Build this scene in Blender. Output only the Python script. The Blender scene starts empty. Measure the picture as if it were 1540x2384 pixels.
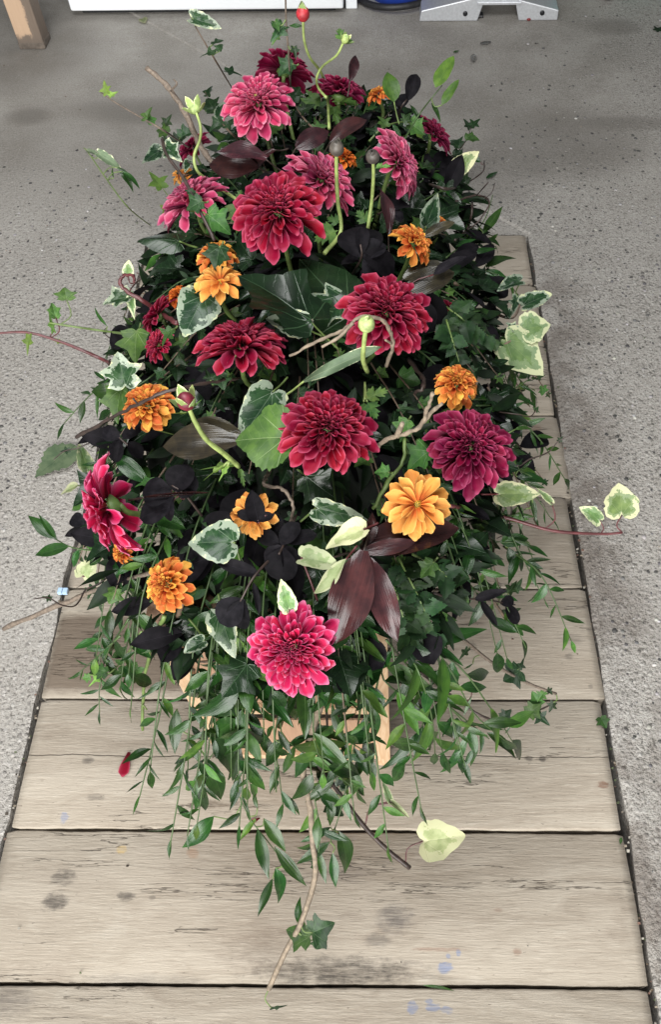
import bpy, bmesh, math, random
from mathutils import Vector, Matrix, noise as mnoise
rnd = random.Random(7)
S = bpy.context.scene
COL = S.collection
PI = math.pi
# ---------------------------------------------------------------- camera
F, HC, C0 = 1950.0, 1.45, 900.0   # focal length in picture units (1540 wide), lens height in metres, optical axis (the photo is cropped off centre)
CX = Vector((1, 0.001, 0.0139)).normalized()
CY = Vector((F * 0.0139 - 2.82, 2820, -F)).normalized()
CZ = CX.cross(CY)
CAM = Vector((0, 0, HC))
RC = Matrix((CX, CY, CZ))     # camera space -> world
RIGHT, UP, TOW = RC.col[0].copy(), RC.col[1].copy(), RC.col[2].copy()
cd = bpy.data.cameras.new('camera')
cam = bpy.data.objects.new('camera', cd)
COL.objects.link(cam)
cam.matrix_world = Matrix.Translation(CAM) @ RC.to_4x4()
cd.sensor_fit = 'HORIZONTAL'
cd.sensor_width = 36
cd.lens = 36 * F / 1540
cd.shift_x = (770 - C0) / 1540
cd.clip_start, cd.clip_end = 0.05, 60
S.camera = cam
# ---------------------------------------------------------------- light: a daylit open garage door behind and above the viewer
W = bpy.data.worlds.new('World')
S.world = W
W.use_nodes = True
W.node_tree.nodes['Background'].inputs[0].default_value = (0.95, 0.97, 1.0, 1)
W.node_tree.nodes['Background'].inputs[1].default_value = 0.14
def area(name, loc, target, sx, sy, power, col):
    l = bpy.data.lights.new(name, 'AREA')
    l.shape, l.size, l.size_y, l.energy, l.color = 'RECTANGLE', sx, sy, power, col
    o = bpy.data.objects.new(name, l)
    COL.objects.link(o)
    o.location = loc
    o.rotation_euler = (Vector(target) - Vector(loc)).to_track_quat('-Z', 'Y').to_euler()
    return o
area('door_light', (-0.7, -2.7, 1.6), (0.0, 1.2, 0.2), 4.0, 2.2, 375, (1.0, 0.985, 0.955))
area('roof_light', (-0.3, 0.7, 2.7), (-0.1, 0.95, 0.0), 1.5, 1.0, 68, (0.99, 0.99, 0.98))
S.view_settings.view_transform = 'Standard'
S.view_settings.look = 'None'
S.view_settings.exposure = 0.0
S.view_settings.gamma = 1
# ---------------------------------------------------------------- placing
MX, MY, MA, MB, MZ, MH = -0.128, 0.985, 0.30, 0.64, 0.50, 0.22
SE = 2.7                      # the outline is fuller than an ellipse
def rim_k(a): return (abs(math.cos(a)) ** SE + abs(math.sin(a)) ** SE) ** (-1 / SE)
def wide(y): return MA * (1 - .24 * min(1, max(0, (y - .85) / .75)))   # the spray narrows towards its far end
def mound(x, y):
    q = (abs((x - MX) / wide(y)) ** SE + abs((y - MY) / MB) ** SE) ** (2 / SE)
    if q < 1:
        return MZ + MH * math.sqrt(1 - q)
    return max(0.14, MZ - 0.55 * (math.sqrt(q) - 1))
def ray(u, v):
    return (RC @ Vector(((u - C0) / F, -(v - 1192) / F, -1)))
def depth(p):
    return -(p - CAM).dot(TOW)
def AD(u, v, d):              # point at distance d along the view axis
    return CAM + ray(u, v) * d
def P(u, v, h=0.0):           # on the mound of flowers plus h; h >= 10 means height h-10 above the ground
    r = ray(u, v)
    if h >= 10:
        return CAM + r * ((h - 10 - HC) / r.z)
    t = 0.45
    while t < 5:
        p = CAM + r * t
        if p.z <= mound(p.x, p.y) + h:
            return p
        t += 0.004
    return CAM + r * 3
# ---------------------------------------------------------------- objects
def mesh(name, verts, faces, mat=None, uv=None, rim=None, smooth=True, col=None, mats=None, mi=None):
    me = bpy.data.meshes.new(name)
    me.from_pydata([tuple(v) for v in verts], [], faces)
    if mat: me.materials.append(mat)
    for m in (mats or []): me.materials.append(m)
    if mi: me.polygons.foreach_set('material_index', mi)
    if uv:
        l = me.uv_layers.new(name='UVMap')
        for lp in me.loops:
            l.data[lp.index].uv = uv[lp.vertex_index]
    if rim:
        a = me.attributes.new('rim', 'FLOAT', 'POINT')
        a.data.foreach_set('value', rim)
    if col:
        a = me.attributes.new('tone', 'FLOAT_COLOR', 'POINT')
        a.data.foreach_set('color', [c for v in col for c in v])
    if smooth: me.polygons.foreach_set('use_smooth', [True] * len(me.polygons))
    me.update()
    return me
def obj(name, me, parent=None, M=None, label=None, cat=None, group=None, kind=None):
    o = bpy.data.objects.new(name, me)
    COL.objects.link(o)
    if parent is not None: o.parent = parent
    if M is not None: o.matrix_local = M
    if label: o['label'] = label
    if cat: o['category'] = cat
    if group: o['group'] = group
    if kind: o['kind'] = kind
    return o
def thing(name, loc, label, cat, group=None):
    return obj(name, None, None, Matrix.Translation(loc), label, cat, group)
def catmull(pts, n=5):
    P_ = [pts[0] + (pts[0] - pts[1])] + list(pts) + [pts[-1] + (pts[-1] - pts[-2])]
    out = []
    for i in range(1, len(P_) - 2):
        a, b, c, d = P_[i - 1:i + 3]
        for k in range(n):
            t = k / n
            out.append(0.5 * ((2 * b) + (c - a) * t + (2 * a - 5 * b + 4 * c - d) * t * t + (3 * b - a - 3 * c + d) * t ** 3))
    out.append(pts[-1].copy())
    return out
def tube(pts, r0, r1, mat, sides=6, org=Vector(), knob=0.0, name='stem'):
    vs, fs = [], []
    n = len(pts)
    for i, p in enumerate(pts):
        t = (pts[min(i + 1, n - 1)] - pts[max(i - 1, 0)]).normalized()
        a = t.orthogonal().normalized() if i == 0 else (prev - t * prev.dot(t)).normalized()
        prev = a
        b = t.cross(a)
        r = r0 + (r1 - r0) * i / max(1, n - 1)
        if knob: r *= 1 + knob * (rnd.random() - .35) * (2.2 if rnd.random() < .18 else 1)
        for k in range(sides):
            an = 2 * PI * k / sides
            vs.append(p - org + (a * math.cos(an) + b * math.sin(an)) * r)
    for i in range(n - 1):
        for k in range(sides):
            k2 = (k + 1) % sides
            fs.append((i * sides + k, i * sides + k2, (i + 1) * sides + k2, (i + 1) * sides + k))
    fs.append(tuple(range(sides))[::-1])
    fs.append(tuple((n - 1) * sides + k for k in range(sides)))
    return mesh(name, vs, fs, mat)
def box(x0, y0, z0, x1, y1, z1):
    v = [(x0, y0, z0), (x1, y0, z0), (x1, y1, z0), (x0, y1, z0), (x0, y0, z1), (x1, y0, z1), (x1, y1, z1), (x0, y1, z1)]
    f = [(3, 2, 1, 0), (4, 5, 6, 7), (0, 1, 5, 4), (1, 2, 6, 5), (2, 3, 7, 6), (3, 0, 4, 7)]
    return v, f
def bevel_mesh(name, vf, mat, w=0.002, seg=2):
    me = mesh(name, vf[0], vf[1], mat, smooth=False)
    bm = bmesh.new(); bm.from_mesh(me)
    bmesh.ops.bevel(bm, geom=bm.edges[:], offset=w, segments=seg, affect='EDGES', profile=0.6)
    bm.to_mesh(me); bm.free()
    return me
def lathe(name, prof, mat, n=14):
    vs, fs = [], []
    for r, z in prof:
        for k in range(n):
            a = 2 * PI * k / n
            vs.append((r * math.cos(a), r * math.sin(a), z))
    for i in range(len(prof) - 1):
        for k in range(n):
            k2 = (k + 1) % n
            fs.append((i * n + k, i * n + k2, (i + 1) * n + k2, (i + 1) * n + k))
    fs.append(tuple(range(n))[::-1]); fs.append(tuple((len(prof) - 1) * n + k for k in range(n)))
    return mesh(name, vs, fs, mat)
def aim(y, z):                # rotation with local Y along y and local Z near z
    y = y.normalized()
    x = y.cross(z)
    if x.length < 1e-5: x = y.orthogonal()
    x.normalize()
    return Matrix((x, y, x.cross(y))).transposed()
# ---------------------------------------------------------------- node shorthand
class G:
    def __init__(s, name):
        s.m = bpy.data.materials.new(name); s.m.use_nodes = True
        s.t = s.m.node_tree; s.t.nodes.clear()
        s.out = s.t.nodes.new('ShaderNodeOutputMaterial')
    def n(s, typ, ins=None, **kw):
        x = s.t.nodes.new('ShaderNode' + typ)
        for k, v in kw.items(): setattr(x, k, v)
        for k, v in (ins or {}).items(): s.set(x.inputs[k], v)
        return x
    def set(s, sock, v):
        if isinstance(v, bpy.types.NodeSocket): s.t.links.new(v, sock)
        elif isinstance(v, tuple) and len(v) == 3 and sock.type == 'RGBA': sock.default_value = (*v, 1)
        else: sock.default_value = v
    def ma(s, op, a, b=None, c=None, clamp=False):
        x = s.t.nodes.new('ShaderNodeMath'); x.operation = op; x.use_clamp = clamp
        for i, v in enumerate((a, b, c)):
            if v is not None: s.set(x.inputs[i], v)
        return x.outputs[0]
    def mix(s, f, a, b, mode='MIX'):
        x = s.t.nodes.new('ShaderNodeMix'); x.data_type = 'RGBA'; x.blend_type = mode
        s.set(x.inputs[0], f); s.set(x.inputs[6], a); s.set(x.inputs[7], b)
        return x.outputs[2]
    def step(s, v, lo, hi, t0=0.0, t1=1.0):
        x = s.t.nodes.new('ShaderNodeMapRange'); x.interpolation_type = 'SMOOTHSTEP'
        for i, q in enumerate((v, lo, hi, t0, t1)): s.set(x.inputs[i], q)
        return x.outputs[0]
    def noise(s, vec, scale, detail=3, rough=0.55, dist=0.0):
        return s.n('TexNoise', {'Vector': vec, 'Scale': scale, 'Detail': detail, 'Roughness': rough, 'Distortion': dist}).outputs[0]
    def scl(s, vec, v, add=(0, 0, 0)):
        x = s.n('Mapping'); s.set(x.inputs[0], vec); x.inputs['Scale'].default_value = v; x.inputs[1].default_value = add
        return x.outputs[0]
    def sep(s, vec):
        return s.n('SeparateXYZ', {0: vec}).outputs
    def obj_rand(s): return s.n('ObjectInfo').outputs['Random']
    def bump(s, h, strength, dist=0.002):
        return s.n('Bump', {'Height': h, 'Strength': strength, 'Distance': dist}).outputs[0]
    def bsdf(s, **k):
        x = s.t.nodes.new('ShaderNodeBsdfPrincipled')
        for a, v in k.items(): s.set(x.inputs[a.replace('_', ' ')], v)
        return x.outputs[0]
    def done(s, sh):
        s.t.links.new(sh, s.out.inputs[0]); return s.m
def plain(name, col, rough=0.5, metal=0.0, var=0.12, scale=40, bump=0.0):
    g = G(name)
    co = g.n('TexCoord').outputs['Object']
    nz = g.noise(co, scale, 4)
    c = g.mix(g.ma('MULTIPLY', g.step(nz, .3, .75), 1.0), tuple(x * (1 - var) for x in col), tuple(min(1, x * (1 + var)) for x in col))
    k = dict(Base_Color=c, Roughness=rough, Metallic=metal)
    if bump: k['Normal'] = g.bump(nz, bump)
    return g.done(g.bsdf(**k))
# ================================================================ the setting: concrete floor, pit, boards
PX0, PX1, PY0, PY1 = -0.655, 0.384, -1.1, 1.918
PSH = -0.0155                 # the pit runs very slightly askew to the boards
def concrete():
    g = G('concrete')
    p = g.n('NewGeometry').outputs['Position']
    x, y, z = g.sep(p)
    big = g.noise(p, 1.7, 2, .5)
    mid = g.noise(p, 9, 5, .65)
    fine = g.noise(p, 105, 4, .72)
    grit = g.noise(p, 420, 2, .6)
    vo = g.n('TexVoronoi', {'Vector': p, 'Scale': 95.0, 'Randomness': 1.0})
    vcol = g.sep(vo.outputs['Color'])[0]
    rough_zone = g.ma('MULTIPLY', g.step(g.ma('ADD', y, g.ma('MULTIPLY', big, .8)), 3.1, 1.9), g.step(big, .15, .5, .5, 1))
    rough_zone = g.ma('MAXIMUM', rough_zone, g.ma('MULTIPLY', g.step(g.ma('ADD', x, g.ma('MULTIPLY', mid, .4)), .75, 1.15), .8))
    mot = g.noise(p, 4.5, 7, .68)
    c = g.mix(g.step(mid, .3, .7), (.355, .335, .308), (.40, .38, .352))
    c = g.mix(g.ma('MULTIPLY', g.step(mot, .52, .66), .35), c, (.25, .23, .205))
    c = g.mix(g.ma('MULTIPLY', g.step(mot, .46, .34), .35), c, (.43, .415, .39))
    c = g.mix(g.ma('MULTIPLY', g.step(big, .55, .75), .22), c, (.27, .255, .235))
    c = g.mix(g.ma('MULTIPLY', g.step(fine, .52, .72), .55), c, (.55, .54, .515))
    c = g.mix(g.ma('MULTIPLY', g.step(fine, .47, .33), g.ma('ADD', .25, g.ma('MULTIPLY', rough_zone, .65))), c, (.12, .112, .10))
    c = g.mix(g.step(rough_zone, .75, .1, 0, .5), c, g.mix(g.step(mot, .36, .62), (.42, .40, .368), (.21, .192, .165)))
    gr = g.noise(p, 210, 3, .7)
    c = g.mix(g.ma('MULTIPLY', g.step(gr, .5, .68), .35), c, (.46, .445, .42))
    c = g.mix(g.ma('MULTIPLY', g.step(gr, .5, .34), .4), c, (.15, .14, .125))
    # exposed stones of the worn surface
    st = g.ma('MULTIPLY', g.step(vo.outputs['Distance'], .42, .25), g.step(vcol, .72, .78))
    c = g.mix(g.ma('MULTIPLY', g.ma('MULTIPLY', st, rough_zone), .55), c, (.13, .12, .115))
    st2 = g.ma('MULTIPLY', g.step(vo.outputs['Distance'], .45, .3), g.step(vcol, .22, .16))
    c = g.mix(g.ma('MULTIPLY', g.ma('MULTIPLY', st2, rough_zone), .5), c, (.52, .50, .48))
    # oily brown edge beside the boards and old spill marks
    edge = g.ma('MULTIPLY', g.ma('MULTIPLY', g.step(x, .55, .40), g.ma('MULTIPLY', g.step(x, .31, .35), g.step(g.ma('ADD', y, g.ma('MULTIPLY', mid, .5)), 2.25, 1.75))), g.step(g.noise(p, 6, 4, .65), .36, .6))
    c = g.mix(g.ma('MULTIPLY', edge, .62), c, (.105, .082, .066))
    for sx, sy, rx, ry, k in ((.55, 2.35, .28, .22, .5), (.28, 2.2, .24, .2, .45), (-.75, 2.55, .28, .09, .5), (-1.12, 2.52, .09, .06, .5), (.78, 2.45, .2, .05, .4), (-.3, 2.95, .3, .12, .2), (.80, 3.05, .12, .07, .45), (-.55, 2.1, .3, .25, .3), (-.8, 2.35, .5, .35, .3), (.1, 2.6, .6, .3, .25), (-1.25, 2.9, .35, .3, .35), (.5, 3.0, .5, .25, .2), (-.4, 2.75, .5, .2, .3)):
        dx = g.ma('DIVIDE', g.ma('SUBTRACT', x, sx - .045), rx); dy = g.ma('DIVIDE', g.ma('SUBTRACT', y, sy), ry)
        d = g.ma('ADD', g.ma('ADD', g.ma('MULTIPLY', dx, dx), g.ma('MULTIPLY', dy, dy)), g.ma('MULTIPLY', g.ma('SUBTRACT', mid, .5), 1.0))
        c = g.mix(g.step(d, 1.15, .0, 0, k), c, (.12, .108, .094))
    h = g.ma('ADD', g.ma('MULTIPLY', fine, g.ma('ADD', .45, rough_zone)), g.ma('MULTIPLY', grit, .35))
    h = g.ma('ADD', h, g.ma('MULTIPLY', g.ma('MULTIPLY', g.step(vo.outputs['Distance'], .5, .1), rough_zone), .5))
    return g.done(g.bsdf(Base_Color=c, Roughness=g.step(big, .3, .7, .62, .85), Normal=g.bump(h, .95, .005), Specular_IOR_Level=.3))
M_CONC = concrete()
def build_floor():
    vs, fs = [], []
    n = 90
    ys = [PY0 + (PY1 - PY0) * i / n for i in range(n + 1)]
    def wob(i, s): return (mnoise.noise(Vector((s, i * .31, 0))) * .006 + mnoise.noise(Vector((s, i * 1.7, 3))) * .003)
    L = [len(vs) + i for i in range(n + 1)]
    vs += [(PX0 + PSH * ys[i] + wob(i, 1.3), ys[i], 0) for i in range(n + 1)]
    LO = [len(vs) + i for i in range(n + 1)]
    vs += [(-7, y, 0) for y in ys]
    R = [len(vs) + i for i in range(n + 1)]
    vs += [(PX1 + PSH * ys[i] + .003 + wob(i, 7.7), ys[i], 0) for i in range(n + 1)]
    RB = [len(vs) + i for i in range(n + 1)]
    vs += [(PX1 + PSH * ys[i] + .014 + wob(i, 7.7), ys[i], 0.004) for i in range(n + 1)]
    RO = [len(vs) + i for i in range(n + 1)]
    vs += [(7, y, 0.004) for y in ys]
    LD = [len(vs) + i for i in range(n + 1)]
    vs += [(PX0 - .004 + PSH * y, y, -.3) for y in ys]
    RD = [len(vs) + i for i in range(n + 1)]
    vs += [(PX1 + .012 + PSH * y, y, -.3) for y in ys]
    for i in range(n):
        for A, B in ((LO, L), (R, RB), (RB, RO), (L, LD), (RD, R)):
            fs.append((A[i], B[i], B[i + 1], A[i + 1]))
    b = len(vs)
    vs += [(-7, 9, 0), (7, 9, .004), (-7, -4, 0), (7, -4, .004), (PX0 - .004 + PSH * PY1, PY1, -.3), (PX1 + .012 + PSH * PY1, PY1, -.3)]
    fs.append((LO[n], L[n], R[n], RB[n], RO[n], b + 1, b))
    fs.append((b + 2, b + 3, RO[0], RB[0], R[0], L[0], LO[0]))
    fs.append((LD[n], L[n], R[n], RD[n])); fs.append((LD[0], RD[0], R[0], L[0]))
    fs.append((LD[0], LD[n], RD[n], RD[0]))
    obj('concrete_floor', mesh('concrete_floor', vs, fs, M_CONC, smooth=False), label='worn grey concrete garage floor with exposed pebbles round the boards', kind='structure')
build_floor()
def build_pebbles():
    t = (1 + 5 ** .5) / 2
    iv = [(-1, t, 0), (1, t, 0), (-1, -t, 0), (1, -t, 0), (0, -1, t), (0, 1, t), (0, -1, -t), (0, 1, -t), (t, 0, -1), (t, 0, 1), (-t, 0, -1), (-t, 0, 1)]
    iv = [Vector(a).normalized() for a in iv]
    fi = [(0, 11, 5), (0, 5, 1), (0, 1, 7), (0, 7, 10), (0, 10, 11), (1, 5, 9), (5, 11, 4), (11, 10, 2), (10, 7, 6), (7, 1, 8), (3, 9, 4), (3, 4, 2), (3, 2, 6), (3, 6, 8), (3, 8, 9), (4, 9, 5), (2, 4, 11), (6, 2, 10), (8, 6, 7), (9, 8, 1)]
    r = random.Random(3)
    vs, fs, co = [], [], []
    k = 0
    while k < 8000:
        if r.random() < .5: x, y = r.uniform(-1.6, PX0 - .03), r.uniform(.3, 2.6)
        else: x, y = r.uniform(-.1, 1.4), r.uniform(.1, 3.2)
        if -.8 < x < PX1 + .02 and y < 1.96: continue
        keep = .25 + .75 * max(0, min(1, (mnoise.noise(Vector((x * 1.6, y * 1.6, 5))) + .35) * 1.6))
        if x < 0: keep *= max(0, min(1, (2.35 - y) / .5))
        if x > 0: keep *= max(.0, min(1, (3.2 - y + x * .5) / 1.6)) * max(0, min(1, (x - .05 - max(0, y - 1.9) * .25) / .25))
        if r.random() > keep: continue
        k += 1
        s = .0017 + .0046 * r.random() ** 3.0
        a = r.random() * PI
        b = len(vs)
        g_ = r.choice((.045, .06, .075, .09, .11, .14, .3, .42)) * r.uniform(.8, 1.2)
        tint = (g_, g_ * r.uniform(.93, 1.0), g_ * r.uniform(.86, 1.02), 1)
        ex = r.uniform(.6, 1)
        for q in iv:
            j = 1 + (r.random() - .5) * .3
            px, py = q.x * s * j, q.y * s * ex * j
            vs.append((x + px * math.cos(a) - py * math.sin(a), y + px * math.sin(a) + py * math.cos(a), .0012 * (0 if x < 0 else 1) + .0030 * (x > 0) + q.z * s * .28))
            co.append(tint)
        fs += [(b + i, b + j, b + l) for i, j, l in fi]
    g = G('pebble_stone')
    at = g.n('Attribute', attribute_name='tone').outputs['Color']
    m = g.done(g.bsdf(Base_Color=at, Roughness=.7))
    obj('exposed_pebbles', mesh('exposed_pebbles', vs, fs, m, col=co), label='small dark and pale pebbles showing in the worn concrete', kind='stuff')
build_pebbles()
# ---------------------------------------------------------------- boards
def g0(u, v): return P(u, v, 10.0)
def wood_board():
    g = G('weathered_board')
    oc = g.n('TexCoord').outputs['Object']
    rd = g.ma('MULTIPLY', g.obj_rand(), 37.0)
    off = g.n('CombineXYZ', {0: rd, 1: g.ma('MULTIPLY', rd, .7), 2: 0.0}).outputs[0]
    v = g.n('VectorMath', {0: oc, 1: off}, operation='ADD').outputs[0]
    pos = g.n('NewGeometry').outputs['Position']
    x, y, z = g.sep(pos)
    wob = g.noise(g.scl(v, (2.2, 7, 1)), 1.0, 3, .5)
    vy = g.n('VectorMath', {0: g.scl(v, (2.4, 30, 20)), 1: g.n('CombineXYZ', {1: g.ma('MULTIPLY', wob, 9.0)}).outputs[0]}, operation='ADD').outputs[0]
    ring = g.noise(vy, 1.0, 3, .55)
    fib = g.noise(g.scl(v, (26, 260, 60)), 1.0, 5, .7)
    fib2 = g.noise(g.scl(v, (90, 620, 60)), 1.0, 3, .65)
    blot = g.noise(g.scl(v, (7, 13, 3)), 1.0, 6, .68)
    fleck = g.noise(g.scl(v, (75, 190, 10)), 1.0, 3, .65)
    c = g.mix(g.step(ring, .33, .66), (.262, .227, .183), (.322, .285, .235))
    c = g.mix(g.ma('MULTIPLY', g.step(fib, .52, .75), .5), c, (.43, .39, .33))
    c = g.mix(g.ma('MULTIPLY', g.step(fib, .44, .28), .5), c, (.19, .155, .12))
    c = g.mix(g.ma('MULTIPLY', g.step(fib2, .55, .75), .25), c, (.46, .425, .37))
    c = g.mix(g.ma('MULTIPLY', g.step(blot, .54, .72), .6), c, (.205, .17, .135))
    c = g.mix(g.ma('MULTIPLY', g.step(blot, .42, .28), .35), c, (.38, .35, .30))
    tint = g.ma('ADD', .86, g.ma('MULTIPLY', g.obj_rand(), .26))
    c = g.mix(1.0, c, g.n('CombineColor', {0: tint, 1: tint, 2: tint}).outputs[0], 'MULTIPLY')
    c = g.mix(g.ma('MULTIPLY', g.step(fleck, .64, .76), .7), c, (.09, .072, .056))
    crack = g.step(g.ma('ABSOLUTE', g.ma('SUBTRACT', g.noise(g.scl(v, (2.6, 40, 9)), 1.0, 5, .6), .5)), .007, .002)
    crack = g.ma('MULTIPLY', crack, g.step(g.noise(g.scl(v, (3, 9, 2), (4, 2, 0)), 1.0, 2), .54, .62))
    split = g.ma('ADD', g.ma('SUBTRACT', y, .481), g.ma('MULTIPLY', g.ma('SUBTRACT', g.noise(g.scl(pos, (5, 1, 1)), 1.0, 5, .65), .5), .022))
    crack = g.ma('MAXIMUM', crack, g.ma('MULTIPLY', g.step(g.ma('ABSOLUTE', split), .0013, .0003), g.step(blot, .3, .5, .35, 1)))
    c = g.mix(g.ma('MULTIPLY', crack, .75), c, (.06, .047, .037))
    nz = g.noise(g.scl(pos, (40, 75, 1)), 1.0, 6, .75)
    def blob(u, vv, ru, rv, col, k, soft=.45, rag=2.1):
        nonlocal c
        q = g0(u, vv); e = g0(u + ru, vv); f_ = g0(u, vv - rv)
        rx, ry = max(.004, abs(e.x - q.x)), max(.003, abs(f_.y - q.y))
        dx = g.ma('DIVIDE', g.ma('SUBTRACT', x, q.x), rx); dy = g.ma('DIVIDE', g.ma('SUBTRACT', y, q.y), ry)
        d = g.ma('ADD', g.ma('ADD', g.ma('MULTIPLY', dx, dx), g.ma('MULTIPLY', dy, dy)), g.ma('MULTIPLY', g.ma('SUBTRACT', nz, .5), rag * 2))
        c = g.mix(g.ma('MULTIPLY', g.step(d, 1.1 + soft, .9 - soft * 2, 0, k), g.step(fib, .66, .42, .45, 1.0)), c, col)
    dk, bl, br = (.06, .052, .046), (.15, .19, .30), (.17, .10, .07)
    for a in ((150, 2042, 26, 18, dk, .8), (128, 2100, 30, 22, dk, .85), (295, 2087, 22, 11, dk, .8), (205, 1772, 14, 9, dk, .7), (223, 1858, 22, 8, dk, .5), (490, 1875, 46, 9, (.11, .085, .06), .75),
              (920, 2138, 42, 36, (.10, .09, .085), .75, .6), (880, 2190, 30, 18, (.11, .1, .09), .6, .6), (790, 2262, 190, 34, (.035, .03, .027), .9, .7), (610, 2215, 90, 50, (.12, .095, .075), .5, .8), (640, 2170, 150, 30, (.16, .12, .09), .4, .8),
              (20, 2330, 60, 40, (.09, .08, .075), .6, .7), (330, 2283, 130, 16, (.12, .11, .1), .5, .8),
              (1035, 2252, 18, 14, bl, .75, .2), (1068, 2218, 7, 8, bl, .8, .2), (1045, 2226, 7, 7, bl, .6, .2), (960, 2345, 14, 16, bl, .7, .2), (1010, 2345, 16, 10, bl, .65, .2), (1040, 2352, 16, 10, bl, .65, .2), (1000, 2330, 10, 6, bl, .6, .2),
              (152, 1905, 10, 14, bl, .6, .2), (285, 1978, 12, 10, (.42, .30, .12), .6, .3), (450, 1985, 14, 18, (.26, .15, .09), .5, .4), (355, 2090, 8, 5, dk, .5),
              (1405, 1828, 14, 9, br, .85, .25), (1232, 1768, 10, 7, dk, .8), (1262, 1768, 8, 8, dk, .85), (1375, 1600, 6, 6, dk, .4), (1110, 1690, 16, 10, (.26, .17, .11), .5), (1180, 1600, 14, 12, (.2, .16, .12), .5),
              (1330, 1490, 28, 14, dk, .45, .8), (1100, 1505, 10, 14, dk, .6), (1015, 1605, 9, 13, dk, .7), (1325, 1530, 10, 8, dk, .5), (1250, 1000, 12, 9, br, .6), (1180, 790, 18, 14, (.13, .12, .11), .6, .8), (1200, 905, 20, 8, br, .5), (1170, 860, 26, 16, (.09, .085, .085), .55, .7),
              (1020, 2210, 60, 5, (.20, .11, .075), .45, .3), (1205, 2215, 10, 10, br, .6), (1160, 2118, 10, 6, br, .4), (945, 1992, 30, 8, (.2, .14, .1), .4), (930, 1700, 110, 40, (.12, .1, .085), .55, .9), (820, 2135, 30, 12, (.13, .10, .08), .4, .8),
              (790, 2035, 70, 26, (.18, .16, .145), .45, .8), (740, 2150, 16, 10, (.07, .05, .04), .4)):
        blob(*a)
    # darker straight-sided patch left of the stand, across one board
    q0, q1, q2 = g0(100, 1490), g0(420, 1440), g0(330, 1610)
    dark_patch = g.ma('MULTIPLY', g.ma('MULTIPLY', g.step(g.ma('ADD', x, g.ma('MULTIPLY', nz, .03)), -.65, -.632), g.step(x, -.03, -.2)), g.ma('MULTIPLY', g.step(g.ma('ADD', y, g.ma('MULTIPLY', nz, .018)), .774, .754), g.step(g.ma('ADD', y, g.ma('MULTIPLY', nz, .02)), .600, .622)))
    c = g.mix(g.ma('MULTIPLY', dark_patch, .85), c, (.105, .08, .06))
    h = g.ma('ADD', g.ma('ADD', g.ma('MULTIPLY', fib, .8), g.ma('MULTIPLY', ring, .5)), g.ma('MULTIPLY', crack, -1.3))
    return g.done(g.bsdf(Base_Color=c, Roughness=.78, Specular_IOR_Level=.2, Normal=g.bump(h, .8, .0022)))
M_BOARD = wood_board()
g = G('dark_edge_dirt')
M_DIRT = g.done(g.bsdf(Base_Color=g.mix(g.noise(g.n('TexCoord').outputs['Object'], 60, 4), (.03, .026, .022), (.09, .08, .065)), Roughness=.95))
deck = obj('board_deck', mesh('board_deck', *box(PX0 - .02, PY0 + .01, -.16, PX1 - .035, PY1 - .01, -.06), M_DIRT, smooth=False), label='row of weathered scaffold boards laid across the pit in the concrete', kind='structure')
def build_boards():
    seams = [-0.085] + [g0(880, v).y for v in (2296, 1935, 1631, 1372, 1160, 970)] + [1.490, 1.712, g0(1180, 550).y]
    for i in range(len(seams) - 1):
        y0, y1 = seams[i], seams[i + 1]
        gap0, gap1 = .0018 + .0005 * (i < 3), .0018 + .0005 * (i < 3)
        r = random.Random(50 + i)
        nx, rows = 72, 9
        W_, D_ = PX1 - PX0, y1 - y0
        xe0, xe1 = r.uniform(0, .006), r.uniform(-.006, .004)
        xs = [PX0 + .006 + xe0 + (W_ - .010 + xe1 - xe0) * k / nx for k in range(nx + 1)]
        zt = r.uniform(.001, .007)
        cx, cy = (PX0 + PX1) / 2, (y0 + y1) / 2
        prof = [(gap0, -.042), (gap0, -.004), (gap0 + .0006, -.0008), (gap0 + .0028, 0), (D_ / 2, .0006), (D_ - gap1 - .0028, 0), (D_ - gap1 - .0006, -.0008), (D_ - gap1, -.004), (D_ - gap1, -.042)]
        vs, fs = [], []
        for k, x in enumerate(xs):
            e = min(k, nx - k)
            rc = (.004 if e == 0 else 0)
            for j, (dy, dz) in enumerate(prof):
                w = 0
                if j in (0, 1, 2, 3): w = mnoise.noise(Vector((x * 9, i * 5.3, 1))) * .0016 + mnoise.noise(Vector((x * 55, i * 5.3, 1))) * .0011 + rc * .6
                if j in (5, 6, 7, 8): w = -(mnoise.noise(Vector((x * 9, i * 5.3 + 2, 9))) * .0016 + mnoise.noise(Vector((x * 55, i * 5.3, 4))) * .0011 + rc * .6)
                ww = mnoise.noise(Vector((dy * 30, i * 3.1, 2 if k < 5 else 8))) * .005 if e < 1 else 0
                zz = dz + zt + mnoise.noise(Vector((x * 3, dy * 12, i))) * .0014 - (.003 if e == 0 and 0 < j < 8 else 0)
                vs.append((x + ww - cx + PSH * (y0 + dy), y0 + dy + w - cy, zz))
        m = len(prof)
        for k in range(nx):
            for j in range(m - 1):
                fs.append((k * m + j, (k + 1) * m + j, (k + 1) * m + j + 1, k * m + j + 1))
        fs.append(tuple(range(m))); fs.append(tuple(nx * m + j for j in range(m))[::-1])
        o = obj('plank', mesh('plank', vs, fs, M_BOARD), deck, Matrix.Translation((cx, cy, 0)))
build_boards()
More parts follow.
